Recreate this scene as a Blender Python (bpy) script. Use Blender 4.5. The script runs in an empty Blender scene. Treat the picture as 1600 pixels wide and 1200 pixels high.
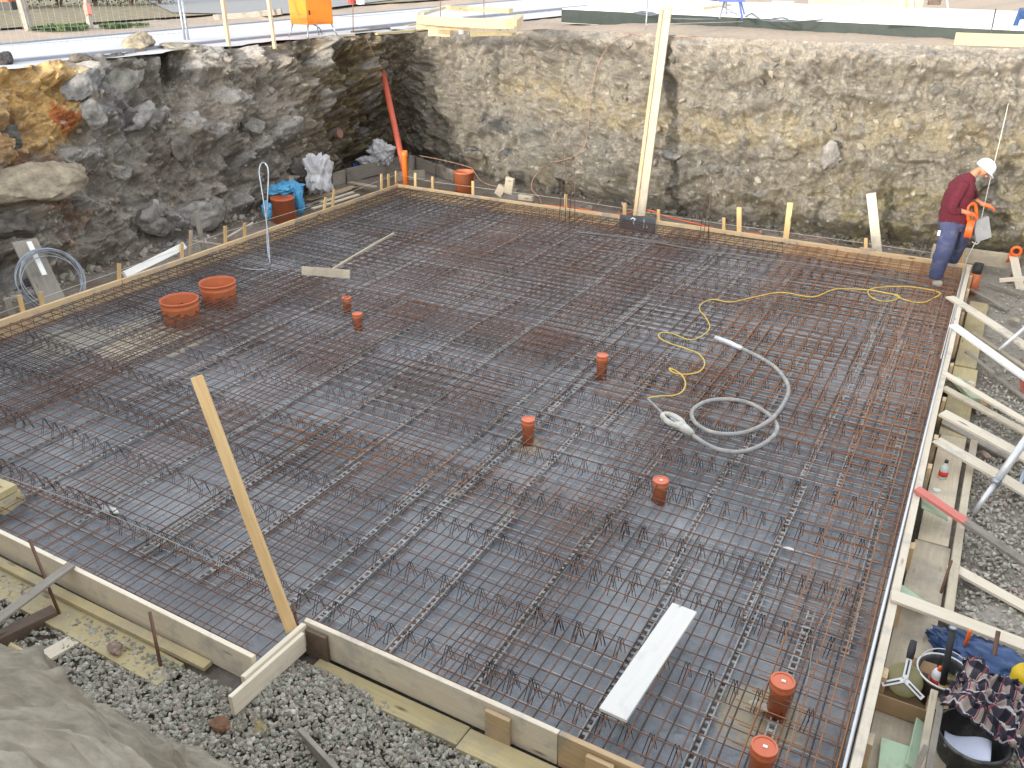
import bpy, bmesh, math, random
import numpy as np
from mathutils import Vector, Matrix, Quaternion
random.seed(7); RNG = np.random.default_rng(7)
S = bpy.context.scene
COL = S.collection
# ---------------------------------------------------------------- camera model
F = 1315.0; PITCH = math.radians(26.6); YAW = math.radians(29.25)
CAM = np.array([9.92, -13.18, 3.85])
_f0 = np.array([-math.sin(YAW), math.cos(YAW), 0.0]); RT = np.array([math.cos(YAW), math.sin(YAW), 0.0])
FW = _f0*math.cos(PITCH)+np.array([0, 0, -math.sin(PITCH)]); UP = np.cross(RT, FW)
def ray(u, v): return FW+RT*(u-800)/F-UP*(v-600)/F
def P(u, v, z=0.0):
    d = ray(u, v); return CAM+d*(z-CAM[2])/d[2]
def aty(u, v, y):
    d = ray(u, v); return CAM+d*(y-CAM[1])/d[1]
def atx(u, v, x):
    d = ray(u, v); return CAM+d*(x-CAM[0])/d[0]
def atd(u, v, dep): return CAM+ray(u, v)*dep
def depth(p): return float((np.array(p)-CAM)@FW)
def zg(x): 
    t = min(1, max(0, (x+0.5)/4.0)); return 2.5+0.2*t*t*(3-2*t)
def PG(u, v, dz=0.0):
    z = 2.6
    for _ in range(6):
        p = P(u, v, z+dz); z = zg(p[0])
    return P(u, v, z+dz)
cam_d = bpy.data.cameras.new('camera'); cam = bpy.data.objects.new('camera', cam_d); COL.objects.link(cam)
cam_d.lens = F/1600*36; cam_d.sensor_width = 36; cam_d.clip_end = 2000; cam_d.clip_start = 0.05
cam.location = CAM; cam.rotation_euler = (math.pi/2-PITCH, 0, YAW)
S.camera = cam
# ---------------------------------------------------------------- light
SUN_EL = math.radians(10.5); SUN_AZ = math.radians(7)      # light travels toward +Y, slightly +X
W = bpy.data.worlds.new('World'); S.world = W; W.use_nodes = True
nt = W.node_tree; nt.nodes.clear()
sky = nt.nodes.new('ShaderNodeTexSky'); sky.sky_type = 'NISHITA'; sky.sun_disc = False
sky.sun_elevation = SUN_EL; sky.dust_density = 1.0; sky.air_density = 1.0; sky.ozone_density = 1.0
# sun stands behind the camera: direction to sun = (-sin az, -cos az)
sky.sun_rotation = math.pi+SUN_AZ
bg = nt.nodes.new('ShaderNodeBackground'); bg.inputs[1].default_value = 0.15
wo = nt.nodes.new('ShaderNodeOutputWorld')
hsv = nt.nodes.new('ShaderNodeHueSaturation'); hsv.inputs['Saturation'].default_value = .42   # thin high cloud veils the blue
nt.links.new(sky.outputs[0], hsv.inputs['Color']); veil = nt.nodes.new('ShaderNodeMix'); veil.data_type = 'RGBA'; veil.inputs[0].default_value = .62; veil.inputs[7].default_value = (1.05, 1.04, 1.05, 1)
nt.links.new(hsv.outputs[0], veil.inputs[6]); nt.links.new(veil.outputs[2], bg.inputs[0]); nt.links.new(bg.outputs[0], wo.inputs[0])
sd = bpy.data.lights.new('sun', 'SUN'); sd.energy = 0.5; sd.angle = math.radians(2.0); sd.color = (1.0, 0.93, 0.82)
so = bpy.data.objects.new('sun', sd); COL.objects.link(so)
trav = Vector((math.sin(SUN_AZ)*math.cos(SUN_EL), math.cos(SUN_AZ)*math.cos(SUN_EL), -math.sin(SUN_EL)))
so.rotation_euler = trav.to_track_quat('-Z', 'Y').to_euler(); so.location = (0, -20, 12)
S.view_settings.view_transform = 'Standard'; S.view_settings.look = 'None'; S.view_settings.gamma = 1
S.view_settings.exposure = 2.98
# ---------------------------------------------------------------- noise (numpy)
def _hash(ix, iy, iz, seed):
    h = (ix*374761393+iy*668265263+iz*2147483647+seed*1274126177) & 0xffffffff
    h = ((h ^ (h >> 13))*1274126177) & 0xffffffff
    h = ((h ^ (h >> 16))*2246822519) & 0xffffffff
    return (h ^ (h >> 15)) & 0xffffffff
def pn(p, seed=0):
    i = np.floor(p).astype(np.int64); f = p-i; u = f*f*f*(f*(f*6-15)+10); r = 0
    for dx in (0, 1):
        for dy in (0, 1):
            for dz in (0, 1):
                h = _hash(i[:, 0]+dx, i[:, 1]+dy, i[:, 2]+dz, seed)
                a = (h & 0xffff)/65535*2*np.pi; b = ((h >> 16) & 0xffff)/65535*2-1; c = np.sqrt(1-b*b)
                g = (f[:, 0]-dx)*c*np.cos(a)+(f[:, 1]-dy)*c*np.sin(a)+(f[:, 2]-dz)*b
                w = (u[:, 0] if dx else 1-u[:, 0])*(u[:, 1] if dy else 1-u[:, 1])*(u[:, 2] if dz else 1-u[:, 2])
                r = r+g*w
    return r*1.5
def fbm(p, o=4, seed=0, ridged=False):
    a = 1; s = 0; q = p.copy()
    for k in range(o):
        n = pn(q, seed+k*17); s = s+a*((1-2*np.abs(n)) if ridged else n); a *= .5; q = q*2.03+3.1
    return s
def worley(p, seed=0):
    i = np.floor(p).astype(np.int64); f1 = np.full(len(p), 9.); f2 = f1.copy(); cid = np.zeros(len(p))
    for dx in (-1, 0, 1):
        for dy in (-1, 0, 1):
            for dz in (-1, 0, 1):
                c = i+np.array([dx, dy, dz]); h = _hash(c[:, 0], c[:, 1], c[:, 2], seed)
                h2 = _hash(c[:, 0], c[:, 1], c[:, 2], seed+5)
                o = np.stack([(h & 1023)/1023, ((h >> 10) & 1023)/1023, (h2 & 1023)/1023], 1)
                d = np.sqrt((((c+o)-p)**2).sum(1)); m = d < f1
                f2 = np.where(m, f1, np.minimum(f2, d)); cid = np.where(m, ((h2 >> 10) & 1023)/1023, cid); f1 = np.where(m, d, f1)
    return f1, f2, cid
def sm(a, b, x): 
    t = np.clip((x-a)/(b-a), 0, 1); return t*t*(3-2*t)
# ---------------------------------------------------------------- materials
def _mat(name):
    m = bpy.data.materials.new(name); m.use_nodes = True; n = m.node_tree; n.nodes.clear()
    o = n.nodes.new('ShaderNodeOutputMaterial'); b = n.nodes.new('ShaderNodeBsdfPrincipled')
    n.links.new(b.outputs[0], o.inputs[0]); return m, n, b
def N(n, t, **k):
    x = n.nodes.new(t)
    for a, v in k.items(): setattr(x, a, v)
    return x
def ramp(n, fac, stops):
    r = n.nodes.new('ShaderNodeValToRGB'); e = r.color_ramp.elements
    while len(e) < len(stops): e.new(0.5)
    for q, (p, c) in zip(e, stops): q.position = p; q.color = (*c, 1) if len(c) == 3 else c
    n.links.new(fac, r.inputs[0]); return r.outputs[0]
def noise(n, scale, detail=5, vec=None, rough=.6):
    x = n.nodes.new('ShaderNodeTexNoise'); x.inputs['Scale'].default_value = scale; x.inputs['Detail'].default_value = detail
    x.inputs['Roughness'].default_value = rough
    if vec is not None: n.links.new(vec, x.inputs['Vector'])
    return x.outputs['Fac']
def bump(n, b, h, s, d=.02):
    x = n.nodes.new('ShaderNodeBump'); x.inputs['Strength'].default_value = s; x.inputs['Distance'].default_value = d
    n.links.new(h, x.inputs['Height']); n.links.new(x.outputs[0], b.inputs['Normal'])
def mixc(n, f, a, c, mode='MIX'):
    x = n.nodes.new('ShaderNodeMix'); x.data_type = 'RGBA'; x.blend_type = mode
    for s, v in ((x.inputs[0], f), (x.inputs[6], a), (x.inputs[7], c)):
        if hasattr(v, 'links'): n.links.new(v, s)
        else: s.default_value = v if not isinstance(v, tuple) or len(v) == 4 else (*v, 1)
    return x.outputs[2]
def plain(name, c1, c2=None, rough=.6, metal=0, scale=6, bumps=.15, bscale=60, dirt=None, spec=.5):
    m, n, b = _mat(name); tc = N(n, 'ShaderNodeTexCoord'); v = tc.outputs['Object']
    c2 = c2 or tuple(x*.8 for x in c1)
    f = noise(n, scale, 6, v); col = ramp(n, f, [(.35, c1), (.65, c2)])
    if dirt:
        f2 = noise(n, scale*.6+1.3, 8, v, .7); r = ramp(n, f2, [(.5, (0, 0, 0)), (.68, (1, 1, 1))]); col = mixc(n, r, col, dirt)
    n.links.new(col, b.inputs['Base Color']); b.inputs['Roughness'].default_value = rough; b.inputs['Metallic'].default_value = metal
    b.inputs['Specular IOR Level'].default_value = spec
    if bumps: bump(n, b, noise(n, bscale, 4, v), bumps, .01)
    return m
def wood(name, c1, c2, grime=None, gamt=.62, rough=.75):
    m, n, b = _mat(name); tc = N(n, 'ShaderNodeTexCoord'); oi = N(n, 'ShaderNodeObjectInfo')
    ad = N(n, 'ShaderNodeVectorMath', operation='MULTIPLY_ADD'); cb = N(n, 'ShaderNodeCombineXYZ')
    n.links.new(oi.outputs['Random'], cb.inputs[0]); n.links.new(oi.outputs['Random'], cb.inputs[1])
    n.links.new(cb.outputs[0], ad.inputs[0]); ad.inputs[1].default_value = (37, 11, 5); n.links.new(tc.outputs['Object'], ad.inputs[2])
    mp = N(n, 'ShaderNodeMapping'); mp.inputs['Scale'].default_value = (1.6, 22, 22); n.links.new(ad.outputs[0], mp.inputs[0])
    g = noise(n, 2.2, 6, mp.outputs[0], .65); col = ramp(n, g, [(.3, c1), (.52, tuple((a+d)/2 for a, d in zip(c1, c2))), (.72, c2)])
    # knots
    vo = N(n, 'ShaderNodeTexVoronoi'); mp2 = N(n, 'ShaderNodeMapping'); mp2.inputs['Scale'].default_value = (2.2, 9, 9)
    n.links.new(ad.outputs[0], mp2.inputs[0]); n.links.new(mp2.outputs[0], vo.inputs['Vector']); vo.inputs['Scale'].default_value = 1
    k = ramp(n, vo.outputs['Distance'], [(.06, (1, 1, 1)), (.15, (0, 0, 0))]); col = mixc(n, k, col, tuple(x*.35 for x in c2))
    gn = noise(n, 2.3, 9, ad.outputs[0], .72); gr = ramp(n, gn, [(gamt-.12, (0, 0, 0)), (gamt+.08, (1, 1, 1))])
    col = mixc(n, gr, col, grime or tuple(x*.55 for x in c2))
    hs = N(n, 'ShaderNodeHueSaturation'); mr = N(n, 'ShaderNodeMapRange'); n.links.new(oi.outputs['Random'], mr.inputs[0])
    mr.inputs[3].default_value = .84; mr.inputs[4].default_value = 1.14; n.links.new(mr.outputs[0], hs.inputs['Value']); n.links.new(col, hs.inputs['Color'])
    n.links.new(hs.outputs[0], b.inputs['Base Color']); b.inputs['Roughness'].default_value = rough
    bump(n, b, g, .25, .004); return m
def steel(name, a, c, metal=.35, rough=.55, s=9):
    m, n, b = _mat(name); tc = N(n, 'ShaderNodeTexCoord'); oi = N(n, 'ShaderNodeObjectInfo')
    f = noise(n, s, 6, tc.outputs['Object'], .75); f2 = noise(n, .9, 3, tc.outputs['Object'])
    mx = N(n, 'ShaderNodeMath', operation='ADD'); n.links.new(f, mx.inputs[0]); n.links.new(f2, mx.inputs[1])
    hf = N(n, 'ShaderNodeMath', operation='MULTIPLY'); n.links.new(mx.outputs[0], hf.inputs[0]); hf.inputs[1].default_value = .5
    col = ramp(n, hf.outputs[0], [(.4, a), (.6, c)]); n.links.new(col, b.inputs['Base Color'])
    b.inputs['Metallic'].default_value = metal; b.inputs['Roughness'].default_value = rough; return m
def attrmat(name, rough=.95, bsc=55, bst=.6, var=.35, nsc=26, dist=.02):
    m, n, b = _mat(name); at = N(n, 'ShaderNodeAttribute', attribute_name='tint'); tc = N(n, 'ShaderNodeTexCoord')
    f = noise(n, nsc, 8, tc.outputs['Object'], .7); r = ramp(n, f, [(.3, (1-var,)*3), (.7, (1+var,)*3)])
    col = mixc(n, 1.0, at.outputs['Color'], r, 'MULTIPLY'); n.links.new(col, b.inputs['Base Color'])
    b.inputs['Roughness'].default_value = rough; b.inputs['Specular IOR Level'].default_value = .2
    bump(n, b, noise(n, bsc, 8, tc.outputs['Object'], .7), bst, dist); return m
M = {}
M['wood_new'] = wood('fresh timber', (.72, .51, .25), (.60, .38, .165), gamt=.74)
M['wood_form'] = wood('formwork timber', (.70, .53, .31), (.56, .37, .20), grime=(.34, .31, .27), gamt=.6)
M['wood_form_white'] = wood('bleached formwork timber', (.80, .73, .59), (.70, .60, .45), grime=(.42, .40, .36), gamt=.64)
M['wood_pale'] = wood('pale weathered timber', (.60, .53, .40), (.48, .40, .28), grime=(.36, .32, .26), gamt=.6)
M['wood_grey'] = wood('grey weathered timber', (.36, .33, .28), (.24, .21, .17), grime=(.15, .13, .11))
M['wood_dark'] = wood('dark wet timber', (.20, .14, .10), (.11, .08, .06))
M['wood_yellow'] = wood('yellow concrete stained timber', (.60, .51, .29), (.49, .40, .20), grime=(.38, .34, .25), gamt=.6)
M['wood_white'] = wood('white washed timber', (.86, .85, .80), (.80, .78, .72), grime=(.62, .62, .60), gamt=.66)
M['wood_green'] = wood('green coated board', (.50, .64, .46), (.42, .56, .38), grime=(.35, .36, .26), gamt=.66)
M['wood_red'] = wood('red painted lath', (.74, .25, .20), (.64, .19, .15), grime=(.46, .24, .18), gamt=.7)
M['rust'] = steel('rusty reinforcing steel', (.120, .065, .045), (.25, .125, .075), .2, .5)
M['rust_dark'] = steel('dark reinforcing steel', (.070, .050, .042), (.150, .092, .068), .3, .45)
M['rust_orange'] = steel('fresh orange rusted steel', (.30, .135, .065), (.46, .23, .11), .1, .65)  # orange rust, lightened further to paint in sun glint on the wires
M['steel_grey'] = steel('grey mill scale steel', (.16, .13, .12), (.33, .31, .30), .65, .38)
M['steel_glint'] = steel('drawn steel with painted glint', (.34, .32, .30), (.58, .56, .54), .35, .4)  # lighter colour stands in for glint along the lower layer's X wires
M['black_wire'] = steel('black spacer wire', (.02, .018, .018), (.06, .042, .036), .4, .5)
M['pipe'] = plain('orange brown plastic pipe', (.58, .165, .062), (.50, .135, .05), .45, scale=5, bumps=.05, dirt=(.40, .14, .075))
M['pipe_dull'] = plain('weathered orange plastic pipe', (.62, .17, .065), (.52, .14, .055), .55, scale=8, bumps=.08, dirt=(.36, .20, .13))
M['pipe_red'] = plain('salmon red plastic pipe', (.50, .10, .055), (.43, .08, .045), .5, scale=5, bumps=.05)
M['cap'] = plain('pipe cap plastic', (.66, .17, .075), (.60, .145, .065), .38, scale=9, bumps=.04)
M['orange'] = plain('orange work plastic', (.80, .14, .02), (.70, .10, .02), .45)
M['cab_orange'] = plain('orange powder coated steel', (.82, .25, .012), (.76, .21, .012), .4, scale=3, bumps=.03, dirt=(.60, .22, .05))
M['white'] = plain('white plastic', (.80, .80, .78), (.72, .72, .70), .5)
M['white_metal'] = plain('white lacquered aluminium', (.82, .82, .82), (.70, .71, .73), .35, metal=.3)
M['black'] = plain('black rubber', (.025, .025, .028), (.04, .04, .042), .6)
M['bucket'] = plain('black mortar tub plastic', (.03, .032, .034), (.09, .09, .088), .55, scale=9, dirt=(.20, .19, .17))
M['galv'] = plain('galvanised steel', (.42, .46, .50), (.30, .33, .37), .35, metal=.8, scale=12)
M['yellow_cable'] = plain('yellow rubber cable', (.78, .56, .10), (.66, .46, .09), .5, scale=4, dirt=(.42, .36, .2))
M['hose'] = plain('concrete crusted grey hose', (.40, .39, .37), (.28, .28, .275), .7, scale=14, bumps=.5, dirt=(.52, .48, .38))
M['vib'] = plain('concrete spattered white housing', (.66, .65, .60), (.50, .49, .45), .6, scale=22, dirt=(.40, .35, .22))
M['concrete'] = plain('bleached concrete', (.62, .61, .58), (.52, .51, .48), .85, scale=2, dirt=(.44, .42, .38))
M['slab_white'] = plain('white concrete slab', (.86, .86, .85), (.82, .82, .81), .8, scale=1.2)
M['bitumen'] = plain('black sealing membrane', (.022, .035, .03), (.035, .045, .04), .6)
M['asphalt'] = plain('pale dusty road', (.52, .52, .53), (.46, .46, .475), .85, scale=.8, bscale=120, dirt=(.54, .52, .50))
M['kerb'] = plain('blue grey kerb stone', (.30, .31, .35), (.24, .25, .29), .85)
M['string'] = plain('white string', (.70, .68, .62), (.6, .58, .52), .8)
M['string_grey'] = plain('grey string', (.40, .36, .32), (.32, .28, .25), .8)
M['rope_rust'] = plain('rust brown cable', (.40, .24, .17), (.34, .19, .13), .7)
M['spacer'] = plain('fibre concrete spacer', (.50, .50, .49), (.30, .30, .295), .8, scale=20, dirt=(.22, .2, .18))
M['blue_tarp'] = plain('blue plastic sheet', (.07, .30, .55), (.10, .38, .62), .35, scale=7)
M['dark_blue'] = plain('dark blue sheet', (.02, .055, .15), (.03, .08, .21), .4, scale=7)
M['fleece'] = plain('white fleece sheet', (.62, .62, .64), (.50, .50, .52), .85, scale=6, dirt=(.40, .37, .34))
M['card'] = plain('brown cardboard', (.42, .29, .16), (.36, .24, .13), .85)
M['sticker'] = plain('white paper sticker', (.85, .85, .85), (.80, .80, .82), .6)
M['skin'] = plain('tanned skin', (.58, .25, .14), (.50, .20, .115), .55, scale=20)
M['sweater'] = plain('burgundy knitted wool', (.135, .014, .026), (.095, .010, .020), .95, scale=30, bumps=.5, bscale=220)
M['trousers'] = plain('dark blue work cloth', (.062, .074, .155), (.042, .050, .11), .9, scale=9, bumps=.3, dirt=(.12, .12, .16))
M['cap_cloth'] = plain('white cotton cap', (.76, .77, .84), (.68, .70, .78), .8)
M['shoe'] = plain('dusty light shoe', (.50, .46, .38), (.40, .36, .30), .8)
M['hair'] = plain('dark hair', (.06, .045, .035), (.04, .03, .025), .7)
M['yellow_pl'] = plain('yellow plastic', (.85, .60, .02), (.80, .52, .02), .4)
M['plate'] = plain('dark grey steel plate', (.12, .135, .155), (.085, .095, .11), .5, scale=7)
M['plate_grey'] = plain('grey plastic', (.30, .31, .32), (.25, .26, .27), .6)
M['red'] = plain('red paint', (.70, .05, .04), (.6, .05, .04), .6)
M['olive'] = plain('olive translucent plastic', (.22, .20, .08), (.17, .15, .06), .3)
M['blue_paint'] = plain('blue lacquer', (.06, .10, .42), (.05, .08, .34), .4)
M['bank'] = attrmat('raw excavated earth and rock')
M['stone'] = attrmat('loose stone', bsc=70, bst=.4, var=.25)
M['gravel'] = attrmat('crushed gravel', bsc=90, bst=.5, var=.22, nsc=40)
M['heap'] = attrmat('dusty compacted earth', bsc=34, bst=.5, var=.22, nsc=18)
M['leaf'] = attrmat('foliage', bsc=20, bst=.1, var=.2)
def foilmat():
    m, n, b = _mat('blue grey polythene foil'); tc = N(n, 'ShaderNodeTexCoord'); v = tc.outputs['Object']
    f = noise(n, .9, 7, v, .6); col = ramp(n, f, [(.3, (.155, .168, .188)), (.5, (.205, .22, .24)), (.66, (.33, .345, .36))])
    d = noise(n, 3.3, 9, v, .75); r = ramp(n, d, [(.56, (0, 0, 0)), (.70, (.7, .7, .7))]); col = mixc(n, r, col, (.22, .19, .16))
    # pale cement slurry dried near the big pipes, tan sand round the near pipe (real stains)
    for (u, v_, rad, c) in ((232, 530, .75, (.55, .50, .38)), (110, 535, .55, (.42, .40, .33)), (430, 425, .6, (.34, .36, .38)), (1190, 1120, .26, (.42, .36, .24)), (825, 698, .13, (.36, .31, .22))):
        p = P(u, v_, -.25); sb = N(n, 'ShaderNodeVectorMath', operation='SUBTRACT'); n.links.new(v, sb.inputs[0]); sb.inputs[1].default_value = tuple(p)
        ln = N(n, 'ShaderNodeVectorMath', operation='LENGTH'); n.links.new(sb.outputs[0], ln.inputs[0])
        nn = noise(n, 9, 6, v, .7); ma = N(n, 'ShaderNodeMath', operation='MULTIPLY_ADD'); n.links.new(nn, ma.inputs[0]); ma.inputs[1].default_value = -1.5*rad; 
        n.links.new(ln.outputs['Value'], ma.inputs[2]); k = ramp(n, ma.outputs[0], [(0.0, (1, 1, 1)), (.12, (0, 0, 0))])
        col = mixc(n, k, col, c)
    n.links.new(col, b.inputs['Base Color']); rr_ = N(n, 'ShaderNodeMapRange'); n.links.new(noise(n, 1.7, 5, v, .65), rr_.inputs[0]); rr_.inputs[1].default_value = .35; rr_.inputs[2].default_value = .65; rr_.inputs[3].default_value = .14; rr_.inputs[4].default_value = .50; n.links.new(rr_.outputs[0], b.inputs['Roughness']); b.inputs['Specular IOR Level'].default_value = .6
    bump(n, b, noise(n, 6, 6, v, .6), .75, .05); return m
M['foil'] = foilmat()
def plaidmat(co):
    m, n, b = _mat('checked flannel'); tc = N(n, 'ShaderNodeTexCoord'); sp = N(n, 'ShaderNodeSeparateXYZ'); n.links.new(tc.outputs[co], sp.inputs[0])
    def st(o, k, ph, w):
        a = N(n, 'ShaderNodeMath', operation='MULTIPLY_ADD'); n.links.new(sp.outputs[o], a.inputs[0]); a.inputs[1].default_value = k; a.inputs[2].default_value = ph
        fr = N(n, 'ShaderNodeMath', operation='FRACT'); n.links.new(a.outputs[0], fr.inputs[0]); g = N(n, 'ShaderNodeMath', operation='LESS_THAN'); n.links.new(fr.outputs[0], g.inputs[0]); g.inputs[1].default_value = w
        return g.outputs[0]
    a, c = st(0, 15, .1, .42), st(1, 15, .3, .42); s = N(n, 'ShaderNodeMath', operation='ADD'); n.links.new(a, s.inputs[0]); n.links.new(c, s.inputs[1])
    h = N(n, 'ShaderNodeMath', operation='MULTIPLY'); n.links.new(s.outputs[0], h.inputs[0]); h.inputs[1].default_value = .5
    col = ramp(n, h.outputs[0], [(0, (.42, .34, .30)), (.5, (.055, .05, .07))]); 
    col.node.color_ramp.elements.new(.98).color = (.015, .015, .025, 1)
    col = mixc(n, st(0, 15, .62, .08), col, (.30, .05, .07)); col = mixc(n, st(1, 15, .85, .08), col, (.60, .58, .60))
    n.links.new(col, b.inputs['Base Color']); b.inputs['Roughness'].default_value = .95; return m
M['plaid'] = plaidmat('UV'); M['plaid_sleeve'] = plaidmat('Object')
# ---------------------------------------------------------------- mesh building
def A3(p): return np.array(p, float)
class MB:
    def __init__(s): s.v = []; s.f = []; s.n = 0
    def add(s, v, f):
        s.v.append(np.asarray(v, float)); s.f += [tuple(i+s.n for i in q) for q in f]; s.n += len(v); return s
    def box(s, c, d, R=None):
        x, y, z = [k/2 for k in d]; v = np.array([(a*x, b*y, e*z) for a in (-1, 1) for b in (-1, 1) for e in (-1, 1)])
        if R is not None: v = v@np.array(R).T
        return s.add(v+A3(c), [(0, 1, 3, 2), (4, 6, 7, 5), (0, 4, 5, 1), (2, 3, 7, 6), (0, 2, 6, 4), (1, 5, 7, 3)])
    def tube(s, pts, r, n=6, cap=True, closed=False):
        pts = [A3(p) for p in pts]; m = len(pts); rs = r if hasattr(r, '__len__') else [r]*m
        t0 = pts[1]-pts[0]; t0 /= np.linalg.norm(t0)+1e-12; up = A3((0, 0, 1)) if abs(t0[2]) < .9 else A3((1, 0, 0))
        a = np.cross(t0, up); a /= np.linalg.norm(a); V = []
        for i in range(m):
            if closed: t = pts[(i+1) % m]-pts[i-1]
            else: t = pts[min(i+1, m-1)]-pts[max(i-1, 0)]
            t = t/(np.linalg.norm(t)+1e-12); a = a-t*(a@t); a /= np.linalg.norm(a)+1e-12; b = np.cross(t, a)
            for k in range(n):
                q = 2*math.pi*k/n; V.append(pts[i]+rs[i]*(math.cos(q)*a+math.sin(q)*b))
        Fc = []
        for i in range(m if closed else m-1):
            j = (i+1) % m
            for k in range(n): l = (k+1) % n; Fc.append((i*n+k, i*n+l, j*n+l, j*n+k))
        if cap and not closed: Fc += [tuple(range(n))[::-1], tuple((m-1)*n+k for k in range(n))]
        return s.add(V, Fc)
    def lathe(s, prof, n=24, c=(0, 0, 0), R=None, closed=False):
        V = []; 
        for (r, z) in prof:
            for k in range(n): q = 2*math.pi*k/n; V.append((r*math.cos(q), r*math.sin(q), z))
        V = np.array(V); 
        if R is not None: V = V@np.array(R).T
        m = len(prof); Fc = [(i*n+k, i*n+(k+1) % n, ((i+1) % m)*n+(k+1) % n, ((i+1) % m)*n+k) for i in range(m if closed else m-1) for k in range(n)]
        if not closed:
            if prof[0][0] > 1e-4: Fc.append(tuple(range(n))[::-1])
            if prof[-1][0] > 1e-4: Fc.append(tuple((m-1)*n+k for k in range(n)))
        return s.add(V+A3(c), Fc)
    def grid(s, X):
        X = np.asarray(X); a, b = X.shape[:2]
        i = np.arange(a-1)[:, None]*b+np.arange(b-1)[None]; i = i.ravel()
        return s.add(X.reshape(-1, 3), [tuple(q) for q in np.stack([i, i+b, i+b+1, i+1], 1).tolist()])
def mk(name, mb, mat, parent=None, smooth=False, origin=None, world=None):
    v = np.concatenate(mb.v) if mb.v else np.zeros((0, 3)); Wd = Matrix.Identity(4)
    if world is not None: Wd = world
    elif origin is not None: v = v-A3(origin); Wd = Matrix.Translation(Vector(origin))
    elif parent is not None: v = v-np.array(parent.matrix_world.translation); Wd = Matrix.Translation(parent.matrix_world.translation)
    me = bpy.data.meshes.new(name); me.from_pydata(v.tolist(), [], mb.f); me.update()
    if smooth: me.polygons.foreach_set('use_smooth', [True]*len(me.polygons))
    if mat is not None: me.materials.append(M[mat] if isinstance(mat, str) else mat)
    o = bpy.data.objects.new(name, me); COL.objects.link(o)
    if parent is not None: o.parent = parent; o.matrix_basis = parent.matrix_world.inverted() @ Wd
    else: o.matrix_basis = Wd
    o.matrix_world = Wd
    return o
def fastmesh(name, v, f, mat, tint=None, smooth=False, facetint=None):
    me = bpy.data.meshes.new(name); f = np.asarray(f); k = f.shape[1]
    me.vertices.add(len(v)); me.vertices.foreach_set('co', np.asarray(v, np.float32).ravel())
    me.loops.add(f.size); me.loops.foreach_set('vertex_index', f.ravel().astype(np.int32))
    me.polygons.add(len(f)); me.polygons.foreach_set('loop_start', (np.arange(len(f))*k).astype(np.int32))
    me.update(calc_edges=True)
    if tint is not None:
        a = me.color_attributes.new('tint', 'FLOAT_COLOR', 'POINT'); c = np.ones((len(v), 4), np.float32); c[:, :3] = np.clip(tint, 0.004, .95); a.data.foreach_set('color', c.ravel())
    me.polygons.foreach_set('use_smooth', [smooth]*len(f))
    me.materials.append(M[mat]); o = bpy.data.objects.new(name, me); COL.objects.link(o); return o
def tag(o, label=None, cat=None, group=None, kind=None):
    if label: o['label'] = label
    if cat: o['category'] = cat
    if group: o['group'] = group
    if kind: o['kind'] = kind
    return o
def empty(name, loc, label, cat, group=None):
    o = bpy.data.objects.new(name, None); COL.objects.link(o); o.location = tuple(loc); o.empty_display_size = .1
    o.matrix_world = Matrix.Translation(Vector(tuple(loc))); return tag(o, label, cat, group)
def dup(root, loc=None, rz=None, label=None, world=None):
    c = root.copy(); COL.objects.link(c)
    if world is not None: c.matrix_basis = world
    else:
        if loc is not None: c.location = tuple(loc)
        if rz is not None: c.rotation_euler = (c.rotation_euler[0], c.rotation_euler[1], rz)
    if label: c['label'] = label
    for ch in list(root.children):
        d = ch.copy(); COL.objects.link(d); d.parent = c
    return c
def frame(p0, p1, nrm=(0, 0, 1)):
    x = Vector(tuple(p1))-Vector(tuple(p0)); L = x.length; x.normalize(); n = Vector(tuple(nrm)); n = (n-x*n.dot(x)).normalized(); y = n.cross(x)
    m = Matrix((x, y, n)).transposed().to_4x4(); m.translation = Vector(tuple(p0)); return m, L
def plankbm(L, w, t, warp=.0, bev=.0025, seg=None, notch=0):
    bm = bmesh.new(); seg = seg or max(1, int(L/.35)); xs = [L*i/seg for i in range(seg+1)]; rings = []
    ph = random.random()*6; tw = random.uniform(-1, 1)*.02
    for x in xs:
        dz = warp*math.sin(x/L*math.pi)*math.cos(ph)*L*.01; dy = warp*math.sin(x/L*math.pi)*math.sin(ph)*L*.008; a = tw*x/L
        r = []
        for (y, z) in ((-w/2, -t/2), (w/2, -t/2), (w/2, t/2), (-w/2, t/2)):
            r.append(bm.verts.new((x+random.uniform(-1, 1)*(.004 if x in (xs[0], xs[-1]) else 0), y*math.cos(a)-z*math.sin(a)+dy+random.uniform(-1, 1)*.0008, z*math.cos(a)+y*math.sin(a)+dz)))
        rings.append(r)
    for a, b in zip(rings, rings[1:]):
        for k in range(4): l = (k+1) % 4; bm.faces.new((a[k], a[l], b[l], b[k]))
    bm.faces.new(rings[0][::-1]); bm.faces.new(rings[-1])
    bmesh.ops.recalc_face_normals(bm, faces=bm.faces)
    long = [e for e in bm.edges if not e.is_manifold or e.calc_face_angle(0) > .8]
    bmesh.ops.bevel(bm, geom=long, offset=min(bev, t*.25), segments=1, affect='EDGES')
    return bm
def plank(name, p0, p1, w, t, mat, label=None, cat=None, group=None, nrm=(0, 0, 1), parent=None, warp=.5, bev=.0025):
    m, L = frame(p0, p1, nrm); bm = plankbm(L, w, t, warp, bev); me = bpy.data.meshes.new(name); bm.to_mesh(me); bm.free()
    me.materials.append(M[mat]); o = bpy.data.objects.new(name, me); COL.objects.link(o)
    if parent is not None: o.parent = parent; o.matrix_basis = parent.matrix_world.inverted() @ m
    else: o.matrix_basis = m
    o.matrix_world = m
    return tag(o, label, cat, group)
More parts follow.
